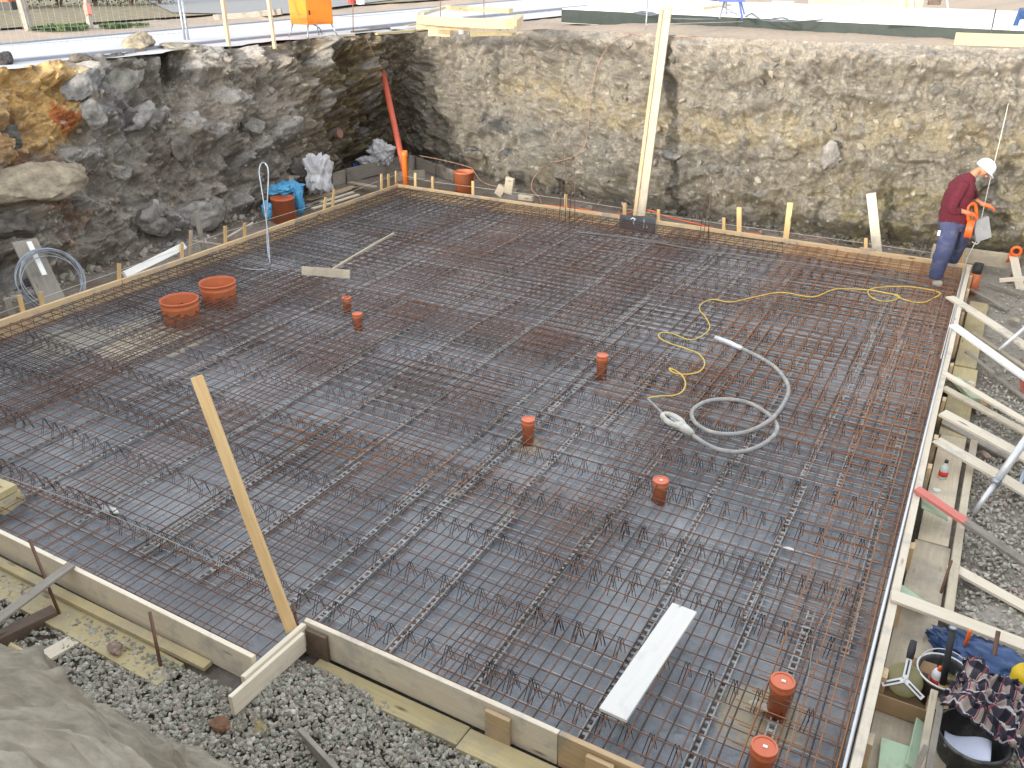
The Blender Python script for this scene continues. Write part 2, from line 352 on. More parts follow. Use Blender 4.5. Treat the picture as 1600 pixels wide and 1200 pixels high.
def spline(pts, k=8, closed=False):
    pts = [A3(p) for p in pts]; n = len(pts); out = []
    rng = n if closed else n-1
    for i in range(rng):
        if closed: a, b, c, d = pts[i-1], pts[i], pts[(i+1) % n], pts[(i+2) % n]
        else: a, b, c, d = pts[max(i-1, 0)], pts[i], pts[i+1], pts[min(i+2, n-1)]
        for j in range(k):
            t = j/k; out.append(.5*((2*b)+(c-a)*t+(2*a-5*b+4*c-d)*t*t+(3*b-a-3*c+d)*t**3))
    if not closed: out.append(pts[-1])
    return out
ORD = ['first', 'second', 'third', 'fourth', 'fifth', 'sixth', 'seventh', 'eighth', 'ninth', 'tenth', 'eleventh', 'twelfth', 'thirteenth', 'fourteenth', 'fifteenth', 'sixteenth', 'seventeenth', 'eighteenth', 'nineteenth', 'twentieth']

# ================================================================ EARTH BANKS
def resample(pts, n):
    p = np.array(pts, float); d = np.r_[0, np.cumsum(np.linalg.norm(np.diff(p, axis=0), axis=1))]; t = np.linspace(0, d[-1], n)
    return np.stack([np.interp(t, d, p[:, k]) for k in range(3)], 1)
ZB = -.34
basepx = [(0, 470), (100, 432), (200, 400), (300, 372), (400, 330), (480, 298), (540, 258), (585, 243), (640, 238), (700, 262), (800, 288), (900, 306), (1000, 326), (1100, 341), (1200, 355), (1300, 369), (1400, 381), (1500, 392), (1600, 403)]
toppx = [(0, 112), (60, 104), (120, 97), (180, 88), (210, 82), (240, 78), (300, 78), (350, 76), (420, 72), (500, 63), (560, 58), (605, 54), (650, 52), (720, 50), (800, 47), (880, 48), (1000, 53), (1100, 59), (1200, 63), (1300, 67), (1400, 71), (1500, 75), (1600, 78)]
basep = [P(u, v, ZB) for u, v in basepx]; topp = [PG(u, v) for u, v in toppx]
basep = [A3((-1.3, -11.3, ZB)), A3((-1.3, -9.2, ZB))]+basep+[A3((13.0, 1.2, ZB))]
topp = [A3((-2.5, -12.6, 2.5)), A3((-2.4, -9.5, 2.5))]+topp+[A3((14.0, topp[-1][1]+.1, 2.7))]
bi = [0, 1, 2, 3, 4, 5, 6, 7, 8, 9, 10, 11, 12, 13, 14, 15, 16, 17, 18, 19, 20, 21]
# matching control parameter for both curves (fraction of control points)
def ctrl(pts, ts, tq):
    p = np.array(pts, float); return np.stack([np.interp(tq, ts, p[:, k]) for k in range(3)], 1)
tb = np.r_[0, .08, np.interp([u for u, v in basepx], [0, 600, 1600], [.14, .5, .95]), 1.0]
tt = np.r_[0, .08, np.interp([u for u, v in toppx], [0, 600, 1600], [.14, .5, .95]), 1.0]
NU, NV = 1150, 170
tq = np.linspace(0, 1, NU)
Bc = ctrl(basep, tb, tq); Tc = ctrl(topp, tt, tq)
k = np.hanning(41); k /= k.sum()
def smooth1(a, kk=k):
    h = len(kk)//2; e = np.concatenate([np.repeat(a[:1], h, 0), a, np.repeat(a[-1:], h, 0)]); return np.stack([np.convolve(e[:, j], kk, 'valid') for j in range(a.shape[1])], 1)
Bs = smooth1(Bc); Ts = smooth1(Tc, np.hanning(13)/np.hanning(13).sum())
vq = np.linspace(0, 1, NV)
lat = vq**1.15
G = Bs[:, None, :]*(1-lat)[None, :, None]+Ts[:, None, :]*lat[None, :, None]
G[:, :, 2] = Bs[:, 2][:, None]*(1-vq)+Ts[:, 2][:, None]*vq
du = np.gradient(Bs+Ts, axis=0); du[:, 2] = 0; du = du/np.linalg.norm(du, axis=1)[:, None]; du = smooth1(du, np.hanning(61)/np.hanning(61).sum())
nrm = np.stack([du[:, 1], -du[:, 0], np.full(NU, .35)], 1); nrm /= np.linalg.norm(nrm, axis=1)[:, None]
p = G.reshape(-1, 3); nn = np.repeat(nrm, NV, 0); tu = np.repeat(tq, NV); tv = np.tile(vq, NU)
left = 1-sm(.47, .56, tu)              # rough left wall
def strat(q, a=.45): 
    r = q.copy(); r[:, 2] *= 1.2; r[:, 2] += .05*q[:, 0]*a; return r
q0 = strat(p)
big = fbm(q0*.8, 3, 1)*.36*(.6+.7*left)+fbm(q0*2.2, 3, 2)*.15
led = fbm(q0*1.5, 5, 9, True)*.10*(.9+.6*left)+fbm(p*np.array([3.5, 3.5, 1.6]), 4, 10, True)*.045*(1-left)
w1, w1b, c1 = worley(q0*2.1+.35*fbm(q0*2, 2, 4)[:, None], 3); w2, w2b, c2 = worley(q0*5.2+.2*fbm(q0*5, 2, 6)[:, None], 8); w3, w3b, c3 = worley(q0*13, 11)
chunk = np.maximum(0, .62-w1)*.34*(c1 > .45)*(.6+.45*left)+np.minimum(np.maximum(0, .6-w2), .3)*.22*(c2 > .42)+np.minimum(np.maximum(0, .6-w3), .3)*.075*(c3 > .35)
crack = -np.maximum(0, .07-(w1b-w1))*.5*left
def ledge(fr, warp, seed):
    t = p[:, 2]*fr+fbm(p*fr*.45, 3, seed)*warp+p[:, 0]*.12; f_ = t-np.floor(t); m_ = np.clip(.35+fbm(p*fr*.5+np.floor(t)[:, None]*3.7, 3, seed+3)*1.3, 0, 1)
    return (1-f_)**1.4*sm(0, .10, f_)*m_
chunk = chunk+ledge(1.7, .9, 401)*(.17-.04*left)+ledge(4.3, 1.1, 411)*(.085-.02*left)+ledge(10, 1.2, 421)*.028
fine = fbm(p*14, 3, 21)*.014+fbm(p*5, 3, 22, True)*.03
D = big+led+chunk+crack+fine
edge = np.minimum(sm(0, .10, tv)*.8+.2, 1-(.75-.35*left)*sm(.92, 1.0, tv))
# the dark hollows seen in the left bank and the recessed corner
for (u, v, x_, r_, a_) in ((322, 222, -1.6, .22, .45), (40, 430, -1.3, .5, .35), (200, 392, -1.1, .45, .25), (230, 250, -1.7, .3, .2), (450, 170, -1.7, .3, .15)):
    c = atx(u, v, x_); d = np.linalg.norm(p-c, axis=1); D = D-a_*np.exp(-(d/r_)**2*1.5)
for (u, v, y_, r_, a_) in ((690, 225, 2.3, .28, .22), (1045, 180, 1.9, .25, .12), (965, 240, 1.6, .25, .16), (1540, 290, 1.6, .3, .12), (1330, 260, 1.6, .4, .12)):
    c = aty(u, v, y_); d = np.linalg.norm(p-c, axis=1); D = D-a_*np.exp(-(d/r_)**2*1.5)
p = p+nn*(D*edge)[:, None]
lim = np.where(tv > .985, 1, 0)
# colours by strata, with shade at the far bank's foot painted in
n1 = fbm(p*1.1, 5, 31)[:, None]; n2 = fbm(p*3.1, 5, 37)[:, None]; n3 = fbm(p*9, 4, 41)[:, None]
def C(*c): return np.array(c)[None]
def lerp(a, b, t): return a*(1-t)+b*t
far = lerp(C(.235, .212, .172), C(.165, .148, .122), np.clip(.5+n2*.9, 0, 1))
zb = p[:, 2:3]; xb = p[:, 0:1]; yb = p[:, 1:2]
och = np.exp(-((zb-1.35-.12*np.sin(xb*.9)+.1*n1)/.26)**2)*sm(.0, 1.2, xb)*np.clip(.65+n2*1.6, 0, 1)
far = lerp(far, C(.30, .25, .155), np.clip(och, 0, .62))
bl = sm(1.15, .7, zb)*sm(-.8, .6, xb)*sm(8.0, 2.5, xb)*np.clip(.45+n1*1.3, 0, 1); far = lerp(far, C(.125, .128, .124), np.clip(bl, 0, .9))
low = sm(.75, .1, zb)*np.clip(.5+n1*1.4, 0, 1); far = lerp(far, C(.14, .122, .09), low)  # shade along the foot of the far bank, put into the colour
dry = sm(2.25, 2.6, zb); far = lerp(far, C(.29, .26, .22), dry*.7)
rgt = sm(6.2, 8.2, xb)*sm(1.2, .4, zb)*np.clip(.5+n2*1.5, 0, 1); far = lerp(far, C(.24, .21, .115), rgt*.6)
lf = lerp(C(.235, .20, .16), C(.32, .285, .24), np.clip(.45+n2*1.1, 0, 1)); lf = lerp(lf, C(.12, .10, .08), np.clip(-.25-n1*1.3, 0, .6))
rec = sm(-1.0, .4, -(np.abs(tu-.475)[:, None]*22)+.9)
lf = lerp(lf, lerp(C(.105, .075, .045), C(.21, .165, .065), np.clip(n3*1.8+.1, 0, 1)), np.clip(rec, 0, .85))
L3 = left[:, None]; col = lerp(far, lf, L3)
for (u, v, x_, r_, c_, a_) in ((40, 150, -2.0, 1.0, (.52, .34, .145), 1), (10, 215, -1.9, .5, (.42, .27, .14), .9), (112, 188, -1.9, .24, (.46, .17, .065), 1), (75, 285, -1.6, .5, (.26, .15, .09), .7), (130, 350, -1.5, .35, (.26, .16, .10), .6)):
    c = atx(u, v, x_); d = np.linalg.norm((p-c)*np.array([.5, 1, 1.25]), axis=1)[:, None]; m_ = sm(r_*1.15, r_*.8, d+.14*n2+.08*n3)*a_; col = lerp(col, C(*c_)*(1+.25*n3), m_)
for (u, v, x_, r_) in ((180, 140, -2.0, .5), (215, 180, -1.9, .42), (310, 360, -1.2, .5), (255, 345, -1.3, .45), (170, 190, -1.9, .35)):
    c = atx(u, v, x_); d = np.linalg.norm(p-c, axis=1)[:, None]; m_ = sm(r_*1.2, r_*.7, d+.3*n2); col = lerp(col, C(.25, .235, .225)*(1+.25*n3), m_*.85)
ochm = np.linalg.norm((p-atx(40, 150, -2.0))*np.array([.5, 1, 1.25]), axis=1)[:, None] < 1.05
stn = ((c1 > .62)*sm(.55, .45, w1)*.6)[:, None]*L3*(~ochm); col = lerp(col, C(.30, .285, .27)*(.75+.5*c1[:, None]), stn)
st2 = ((c2 > .72)*sm(.5, .4, w2))[:, None]*.55*(~ochm); col = lerp(col, lerp(C(.27, .25, .215), C(.13, .13, .128), ((c2*37) % 1)[:, None]), st2)
st3 = ((c3 > .75)*sm(.5, .4, w3))[:, None]*.5; col = lerp(col, C(.30, .28, .24)*(.5+((c3*53) % 1)[:, None]), st3)
col = col*(1+.22*n3+.12*n1)
ii = (np.arange(NU-1)[:, None]*NV+np.arange(NV-1)[None]).ravel()
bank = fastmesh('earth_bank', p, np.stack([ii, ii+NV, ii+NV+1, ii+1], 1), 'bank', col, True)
tag(bank, kind='structure')
BANKP = p.reshape(NU, NV, 3); BANKN = nn.reshape(NU, NV, 3); BANKC = col.reshape(NU, NV, 3)
# near + right bank (camera stands on it)
nb_base = [(13.0, 1.2), (12.9, -3), (12.9, -8), (12.2, -10.6), (10.5, -11.0), (8.6, -11.05), (7.2, -11.06), (6.6, -11.10), (6.1, -11.12), (5.55, -11.15), (5.1, -11.26), (4.6, -11.42), (3.5, -11.5), (1.5, -11.4), (-1.3, -11.3)]
nb_top = [(14.0, topp[-1][1]), (14.2, -3), (14.2, -8), (13.4, -12.2), (10.5, -12.95), (8.6, -13.05), (7.2, -13.15), (6.6, -13.2), (6.1, -13.25), (5.5, -13.25), (5.0, -13.3), (4.6, -13.3), (3.2, -13), (1.2, -12.9), (-2.5, -12.6)]
NU2, NV2 = 620, 150
def rs2(pts, z):
    a = np.array([(x, y, z) for x, y in pts]); t = np.r_[0, .05, .1, .15, .2, .28, .36, .42, .5, .6, .7, .78, .86, .93, 1.0]
    return ctrl(a, t, np.linspace(0, 1, NU2))
B2 = smooth1(rs2(nb_base, ZB)); T2 = smooth1(rs2(nb_top, 2.5)); T2[:, 2] = [zg(x) for x in T2[:, 0]]
v2 = np.linspace(0, 1, NV2); l2 = v2**1.05
G2 = B2[:, None, :]*(1-l2)[None, :, None]+T2[:, None, :]*l2[None, :, None]; G2[:, :, 2] = B2[:, 2][:, None]*(1-v2)+T2[:, 2][:, None]*v2
d2 = np.gradient(B2+T2, axis=0); d2[:, 2] = 0; d2 /= np.linalg.norm(d2, axis=1)[:, None]; d2 = smooth1(d2)
n2_ = np.stack([d2[:, 1], -d2[:, 0], np.full(NU2, .6)], 1); n2_ /= np.linalg.norm(n2_, axis=1)[:, None]
p2 = G2.reshape(-1, 3); nn2 = np.repeat(n2_, NV2, 0); tv2 = np.tile(v2, NU2)
qq = p2.copy(); qq = qq@np.array(Matrix.Rotation(.5, 3, 'X')).T; qq[:, 2] *= 3.0
D2 = fbm(p2*1.1, 3, 51)*.13+fbm(qq*1.1, 4, 55)*.06+fbm(qq*2.4, 5, 57, True)*.020+fbm(p2*9, 4, 58)*.012+.05
w5, w5b, c5 = worley(p2*7, 61); D2 = D2+np.maximum(0, .33-w5)*.18*(c5 > .7)
p2 = p2+nn2*(D2*(sm(0, .12, tv2)*.8+.2)*(1-.8*sm(.9, 1, tv2)))[:, None]
m1 = fbm(p2*1.3, 5, 63)[:, None]; m2 = fbm(qq*4, 5, 65)[:, None]
hc = lerp(C(.20, .172, .128), C(.30, .268, .21), np.clip(.45+m1*.9+m2*.5, 0, 1)); hc = lerp(hc, C(.16, .13, .10), np.clip(-m2*1.3-.25, 0, .7))
hc = lerp(hc, C(.28, .25, .20), ((c5 > .7)*sm(.36, .28, w5))[:, None]*.4)*(1+.25*fbm(p2*11, 3, 67)[:, None])
i2 = (np.arange(NU2-1)[:, None]*NV2+np.arange(NV2-1)[None]).ravel()
tag(fastmesh('earth_bank', p2, np.stack([i2, i2+NV2, i2+NV2+1, i2+1], 1), 'heap', hc, True), kind='structure')
# plateau ring from both rims out to the horizon
rim = np.concatenate([BANKP[::4, -1], p2.reshape(NU2, NV2, 3)[::-1][::-1][::4, -1]])
rim = np.concatenate([BANKP[::4, -1], p2.reshape(NU2, NV2, 3)[::4, -1][0:]]) if False else np.concatenate([BANKP[::4, -1], p2.reshape(NU2, NV2, 3)[::4, -1]])
cen = np.array([5.5, -5.0, 0]); ks = np.array([1.0, 1.01, 1.025, 1.045, 1.07, 1.1, 1.14, 1.2, 1.3, 1.45, 1.7, 2.0, 2.5, 3.2, 4.5, 7, 12, 22, 40])
R_ = cen+(rim[:, None, :]-cen)*ks[None, :, None]
zz = np.vectorize(zg)(R_[:, :, 0])
nz = fbm(R_.reshape(-1, 3)*np.array([1, 1, 0])*1.5, 4, 71).reshape(zz.shape)
fl = sm(1.0, 1.03, ks)[None]
R_[:, :, 2] = rim[:, 2][:, None]*(1-fl)+(zz-.03+nz*.025)*fl
nr, nk = R_.shape[:2]; a_ = np.arange(nr); idx = []
j = np.arange(nk-1)
for a in range(nr):
    b = (a+1) % nr; idx.append(np.stack([a*nk+j, b*nk+j, b*nk+j+1, a*nk+j+1], 1))
rp = R_.reshape(-1, 3); g1 = fbm(rp*np.array([.5, .5, 0]), 5, 73)[:, None]; g2 = fbm(rp*np.array([2, 2, 0]), 4, 75)[:, None]
gc = lerp(C(.44, .335, .25), C(.37, .30, .235), np.clip(.5+g1, 0, 1)); gc = lerp(gc, C(.30, .28, .22), np.clip(g2, 0, .6))
M['ground'] = attrmat('sandy topsoil', bsc=30, bst=.5, var=.2, nsc=9)
tag(fastmesh('ground', rp, np.concatenate(idx), 'ground', gc, True), kind='structure')
# pit floor
gx, gy = np.meshgrid(np.linspace(-3.2, 13.6, 300), np.linspace(-12.2, 4.2, 300), indexing='ij'); fp = np.stack([gx.ravel(), gy.ravel(), np.zeros(gx.size)], 1)
inside = sm(.15, -.05, np.maximum(np.maximum(-fp[:, 0], fp[:, 0]-10), np.maximum(fp[:, 1], -10.15-fp[:, 1])))
fp[:, 2] = ZB+.03+(fbm(fp*1.4, 4, 81)*.035+fbm(fp*9, 3, 83)*.012)*(1-inside)-.03*inside
f1_ = fbm(fp*.8, 4, 85)[:, None]; f2_ = fbm(fp*5, 4, 87)[:, None]
rightm = sm(10.0, 10.4, fp[:, 0:1]); fc = lerp(C(.17, .135, .105), C(.27, .235, .20), np.clip(.5+f1_+f2_*.5, 0, 1)); fc = lerp(fc, C(.36, .335, .285), rightm*.75)
b_ = (np.arange(299)[:, None]*300+np.arange(299)[None]).ravel()
M['pitfloor'] = attrmat('trodden earth', bsc=40, bst=.7, var=.3, nsc=20)
tag(fastmesh('pit_floor', fp, np.stack([b_, b_+300, b_+301, b_+1], 1), 'pitfloor', fc, True), kind='structure')
# ---- stones
def stone_variants(n, seed, flat=.7, sub=1):
    out = []; r = random.Random(seed)
    for i in range(n):
        bm = bmesh.new(); bmesh.ops.create_icosphere(bm, subdivisions=sub, radius=1)
        ax = [Vector((r.uniform(-1, 1), r.uniform(-1, 1), r.uniform(-1, 1))).normalized() for _ in range(6)]; h = [r.uniform(.45, .85) for _ in ax]
        for v in bm.verts:
            for a, q in zip(ax, h):
                d = v.co.dot(a)
                if d > q: v.co -= a*(d-q)
            v.co *= r.uniform(.9, 1.06)
            v.co.x *= 1.15; v.co.z *= flat
        bm.verts.ensure_lookup_table(); out.append((np.array([v.co[:] for v in bm.verts]), np.array([[v.index for v in f.verts] for f in bm.faces]))); bm.free()
    return out
def rotm(n, rng, tilt=.6):
    a = rng.uniform(0, 2*np.pi, n); b = rng.normal(0, tilt, n); c = rng.normal(0, tilt, n); I = np.zeros((n, 3, 3))
    ca, sa, cb, sb, cc, sc = np.cos(a), np.sin(a), np.cos(b), np.sin(b), np.cos(c), np.sin(c)
    Rz = np.zeros((n, 3, 3)); Rz[:, 0, 0] = ca; Rz[:, 0, 1] = -sa; Rz[:, 1, 0] = sa; Rz[:, 1, 1] = ca; Rz[:, 2, 2] = 1
    Ry = np.zeros((n, 3, 3)); Ry[:, 0, 0] = cb; Ry[:, 0, 2] = sb; Ry[:, 2, 0] = -sb; Ry[:, 2, 2] = cb; Ry[:, 1, 1] = 1
    Rx = np.zeros((n, 3, 3)); Rx[:, 1, 1] = cc; Rx[:, 1, 2] = -sc; Rx[:, 2, 1] = sc; Rx[:, 2, 2] = cc; Rx[:, 0, 0] = 1
    return Rz@Ry@Rx
def scatter(name, pos, size, tint, mat, seed, flat=.7, tilt=.6, sub=1, smooth=False):
    rng = np.random.default_rng(seed); var = stone_variants(14, seed, flat, sub); R = rotm(len(pos), rng, tilt); ch = rng.integers(0, 14, len(pos)); V = []; Fc = []; T = []; n = 0
    for k in range(14):
        m = np.where(ch == k)[0]; v0, f0 = var[k]
        v = np.einsum('nij,vj->nvi', R[m], v0)*size[m][:, None, None]+pos[m][:, None, :]
        V.append(v.reshape(-1, 3)); Fc.append((f0[None]+(np.arange(len(m))*len(v0))[:, None, None]+n).reshape(-1, 3)); T.append(np.repeat(tint[m], len(v0), 0)); n += len(m)*len(v0)
    return fastmesh(name, np.concatenate(V), np.concatenate(Fc), mat, np.concatenate(T), smooth)
# rubble stuck in the banks
ns = 5200; iu = RNG.integers(150, NU-5, ns); iv = (RNG.beta(1.1, 1.3, ns)*(NV-6)).astype(int)
sz = np.clip(.010*RNG.pareto(1.9, ns)+.010, 0, .08)
ps = BANKP[iu, iv]+BANKN[iu, iv]*(sz*.15)[:, None]; tn = BANKC[iu, iv]*RNG.uniform(.75, 1.3, ns)[:, None]+RNG.uniform(0, .02, ns)[:, None]
tag(scatter('rubble', ps, sz, tn, 'stone', 5), kind='stuff')
# rubble fallen at the foot of the banks
ns = 1800; iu = RNG.integers(150, NU-5, ns); off = RNG.exponential(.22, ns); ps = BANKP[iu, 0]+BANKN[iu, 0]*off[:, None]; ps[:, 2] = ZB+.03
ok = (ps[:, 1] > .25) | (ps[:, 0] < -.2); ps = ps[ok]; iu = iu[ok]; ns = len(ps); sz = np.clip(.016*RNG.pareto(2.0, ns)+.016, 0, .09); ps[:, 2] += sz*.3
tag(scatter('fallen_rubble', ps, sz, BANKC[iu, 6]*RNG.uniform(.8, 1.6, ns)[:, None], 'stone', 6), kind='stuff')
# gravel near side
def gravel(name, n, xr, yr, zf, smin, smax, seed, tints, keep=None):
    rng = np.random.default_rng(seed); x = rng.uniform(*xr, n); y = rng.uniform(*yr, n)
    if keep is not None: m = keep(x, y, rng); x, y = x[m], y[m]
    n = len(x); s = np.exp(rng.uniform(math.log(smin), math.log(smax), n)); lay = rng.uniform(0, 1, n)
    z = zf(x, y)+s*.35+lay*.018; tc_ = np.array(tints)[rng.integers(0, len(tints), n)]*rng.uniform(.7, 1.3, n)[:, None]
    return scatter(name, np.stack([x, y, z], 1), s, tc_, 'gravel', seed, .62, .7)
GT = [(.37, .36, .30), (.43, .42, .35), (.31, .305, .26), (.40, .385, .32), (.49, .475, .40), (.34, .31, .25), (.40, .34, .285)]
nz_ = lambda x, y: -.285+.05*pn(np.stack([x*1.1, y*1.1, x*0], 1), 91)+.10*np.exp(-((x-6.75)/.45)**2-((y+10.6)/.35)**2)
def keepn(x, y, r):
    lim = np.where(x < 6.6, -10.66-.02, -10.28); inb = y < lim
    d = pn(np.stack([x*1.3, y*1.3, x*0+3], 1), 93); return inb & ((x > 5.6) | (r.uniform(0, 1, len(x)) < .5+.6*d)) & (y > -11.35)
tag(gravel('gravel', 31000, (3.6, 10.0), (-11.35, -10.2), nz_, .010, .025, 92, GT, keepn), kind='stuff')
keepr = lambda x, y, r: (r.uniform(0, 1, len(x)) < sm(-2.4, -5.2, y)*.97+.05) & (x > 10.36)
GR = [(.46, .44, .37), (.53, .50, .43), (.38, .365, .32), (.48, .44, .36), (.57, .54, .47), (.43, .36, .31)]
tag(gravel('gravel', 25000, (10.3, 12.0), (-10.4, 1.0), lambda x, y: -.305+x*0, .010, .024, 94, GR, keepr), kind='stuff')
# boulders you can tell apart
def boulder(name, c, size, col, label, seed, rot=(0, 0, 0), cuts=9, cat='rock', low=.55):
    r = random.Random(seed); bm = bmesh.new(); bmesh.ops.create_icosphere(bm, subdivisions=5, radius=1)
    ax = [Vector((r.uniform(-1, 1), r.uniform(-1, 1), r.uniform(-1, 1))).normalized() for _ in range(cuts)]; h = [r.uniform(low, .85) for _ in ax]
    for v in bm.verts:
        for a, q in zip(ax, h):
            d = v.co.dot(a)
            if d > q: v.co -= a*(d-q)*.97
    V = np.array([v.co[:] for v in bm.verts]); Fc = np.array([[v.index for v in f.verts] for f in bm.faces]); bm.free()
    V = V*(1+.16*fbm(V*1.6+seed, 4, seed)[:, None]+.05*fbm(V*4+seed, 4, seed+1, True)[:, None])
    V = V*A3(size); t = C(*col)*(.80 if size[0] > .12 else 1)*np.array([1.03, 1, .93])*(1+.5*fbm(V*7+seed, 4, seed+3)[:, None])
    o = fastmesh(name, V, Fc, 'stone', t, True); o.rotation_euler = rot; o.location = tuple(c); return tag(o, label, cat, 'large rocks in the earth banks')
def bxp(u, v, x_, out=0): 
    return atx(u, v, x_)
def hit(u, v):     # nearest bank vertex to the ray
    d = ray(u, v); d = d/np.linalg.norm(d); q = BANKP.reshape(-1, 3)-CAM; t = q@d; e = np.linalg.norm(q-t[:, None]*d, axis=1); m = np.where(e < .05)[0]
    return BANKP.reshape(-1, 3)[m[np.argmin(t[m])]] if len(m) else BANKP.reshape(-1, 3)[np.argmin(e)]
boulder('boulder', hit(45, 285)+A3((.12, 0, 0)), (.42, .78, .26), (.36, .31, .24), 'large tan slab rock jutting out of the left bank', 1, (.05, .25, .25), 7)
boulder('boulder', hit(125, 135)+A3((.02, 0, 0)), (.20, .34, .20), (.27, .27, .28), 'smooth blue grey rock right of the ochre earth', 2, (.3, .2, 0))
boulder('boulder', hit(190, 130)+A3((0, 0, 0)), (.22, .52, .30), (.33, .32, .30), 'broad pale grey rock high on the left bank', 3, (.6, .1, .1))
boulder('boulder', hit(140, 180)+A3((.02, 0, 0)), (.18, .26, .22), (.36, .35, .34), 'pale rock beside the rust red patch', 4, (.1, .2, .4))
boulder('boulder', hit(215, 190), (.18, .42, .17), (.40, .385, .38), 'light grey rock below the broad pale rock', 5, (.5, 0, 0))
boulder('boulder', hit(402, 200), (.18, .30, .14), (.28, .265, .25), 'rounded grey rock in the middle of the left bank', 6, (-.3, 0, 0))
boulder('boulder', hit(285, 235), (.16, .20, .32), (.20, .185, .165), 'upright dark rock left of the black hollow', 7, (.1, .1, 0))
boulder('boulder', hit(310, 335)+A3((-.05, 0, 0)), (.34, .62, .30), (.31, .295, .285), 'big light grey rock low down behind the left stakes', 8, (0, .2, 0))
boulder('boulder', hit(245, 350), (.28, .40, .24), (.27, .25, .24), 'grey rock low on the left bank near the white board', 9, (0, .2, .5))
boulder('boulder', hit(20, 350), (.20, .34, .22), (.22, .20, .19), 'dark rock beneath the tan slab rock', 10)
boulder('boulder', hit(470, 265), (.16, .22, .26), (.30, .275, .26), 'pinkish grey rock behind the white fleece sack', 11)
boulder('boulder', hit(1045, 240)+A3((0, -.03, 0)), (.20, .13, .09), (.26, .255, .25), 'oval grey stone beside the tall leaning timber', 12)
boulder('boulder', hit(735, 230), (.17, .12, .07), (.13, .135, .135), 'dark flat stone low in the far bank near the corner', 13)
boulder('boulder', hit(790, 235), (.16, .12, .07), (.12, .13, .14), 'blue black stone low in the far bank', 14)
boulder('boulder', hit(1300, 245), (.14, .10, .22), (.28, .27, .26), 'grey upright stone in the far bank above the wide stake', 15)
boulder('boulder', PG(218, 80)+A3((0, 0, .12)), (.26, .24, .19), (.34, .30, .24), 'rough clod of earth and rock on the left rim', 16)
boulder('boulder', PG(292, 78)+A3((0, 0, .05)), (.38, .30, .06), (.33, .31, .27), 'flat stone slab on the left rim by the fence pole', 17, (0, .1, .5), 5)
boulder('boulder', PG(128, 99)+A3((.05, 0, .03)), (.16, .20, .11), (.17, .15, .13), 'small dark stone on the left rim above the blue grey rock', 18)
boulder('boulder', PG(8, 103)+A3((0, 0, .08)), (.20, .16, .12), (.08, .075, .08), 'black stone at the left end of the rim', 19)
boulder('boulder', hit(20, 210)+A3((0, 0, 0)), (.16, .22, .16), (.16, .16, .15), 'dark weathered rock at the left edge above the tan slab', 20)

# ================================================================ SLAB: foil, spacers, meshes
SX, SY = 9.97, -10.12
gx, gy = np.meshgrid(np.linspace(-.02, SX, 330), np.linspace(-10.50, 0.02, 350), indexing='ij'); fp = np.stack([gx.ravel(), gy.ravel(), np.zeros(gx.size)], 1)
rid = fbm(fp*1.3+.4*fbm(fp*2, 2, 5)[:, None], 4, 101, True)*.013+np.clip(fbm(fp*np.array([2.2, .9, 1])+.5*fbm(fp*3, 2, 6)[:, None], 3, 105, True)-.5, 0, 1)*.03
fp[:, 2] = -.272+rid+fbm(fp*.5, 2, 109)*.006
nx_, ny_ = gx.shape; q = (np.arange(nx_-1)[:, None]*ny_+np.arange(ny_-1)[None]).ravel(); FQ = np.stack([q, q+ny_, q+ny_+1, q+1], 1)
cx = fp[FQ][:, :, :2].mean(1); keep = ~((cx[:, 0] > 6.63) & (cx[:, 1] < SY)); 
foil = fastmesh('foil_sheet', fp, FQ[keep], 'foil', smooth=True)
tag(foil, 'wrinkled blue grey plastic foil covering the whole floor under the steel mesh', 'foil')
def wire(mb, a, b, r, n=4, sag=.004, seg=.7):
    a, b = A3(a), A3(b); L = np.linalg.norm(b-a); m = max(2, int(L/seg)+1); t = np.linspace(0, 1, m)[:, None]; pts = a+(b-a)*t
    pts[:, 2] += RNG.normal(0, sag, m); pts[:, 0] += RNG.normal(0, .0022, m); pts[:, 1] += RNG.normal(0, .0022, m); mb.tube(pts, r, n, cap=False)
def mat_mesh(name, W_, L_, mat, r=.0036, long='y', sag=.004, bright=False):
    mb = MB(); nx = int(round(W_/.15)); ny = int(round(L_/.15)); ox = (W_-(nx-1)*.15)/2; oy = (L_-(ny-1)*.15)/2
    for i in range(nx): x = ox+i*.15+RNG.normal(0, .002); wire(mb, (x, 0, r), (x+RNG.normal(0, .004), L_, r), r, sag=sag)
    nf = len(mb.f)
    for j_ in range(ny): y = oy+j_*.15+RNG.normal(0, .002); wire(mb, (0, y, -r), (W_, y+RNG.normal(0, .004), -r), r, sag=sag)
    o = mk(name, mb, mat, origin=(0, 0, 0), smooth=True)
    if bright: o.data.materials.append(M['steel_glint']); o.data.polygons.foreach_set('material_index', [0]*nf+[1]*(len(mb.f)-nf))
    return o
# lower layer: rows along X
lr = ['far', 'second', 'third', 'fourth', 'fifth', 'near']
lo = []
rows_y = np.linspace(-2.42, SY+.06, 6)-0; cols_x = [0.06, 4.75]
protoL = None
for r_i, y in enumerate(rows_y):
    for c_i, x in enumerate(cols_x):
        lab = f"lower layer mesh mat, {ORD[r_i]} row from the far form, {'left' if c_i == 0 else 'right'} half, greyish steel"
        W_, L_ = (5.3, 2.35) if c_i == 0 else (5.12, 2.35)
        o = mat_mesh('steel_mesh_mat', W_, L_, 'steel_grey' if (r_i+c_i) % 3 else 'rust_dark', .005, sag=.003, bright=True)
        o.location = (x+RNG.normal(0, .02), y+RNG.normal(0, .02), -.205+.004*((r_i+c_i) % 2)); o.rotation_euler = (0, 0, RNG.normal(0, .002)); tag(o, lab, 'steel mesh', 'steel mesh mats of the lower layer')
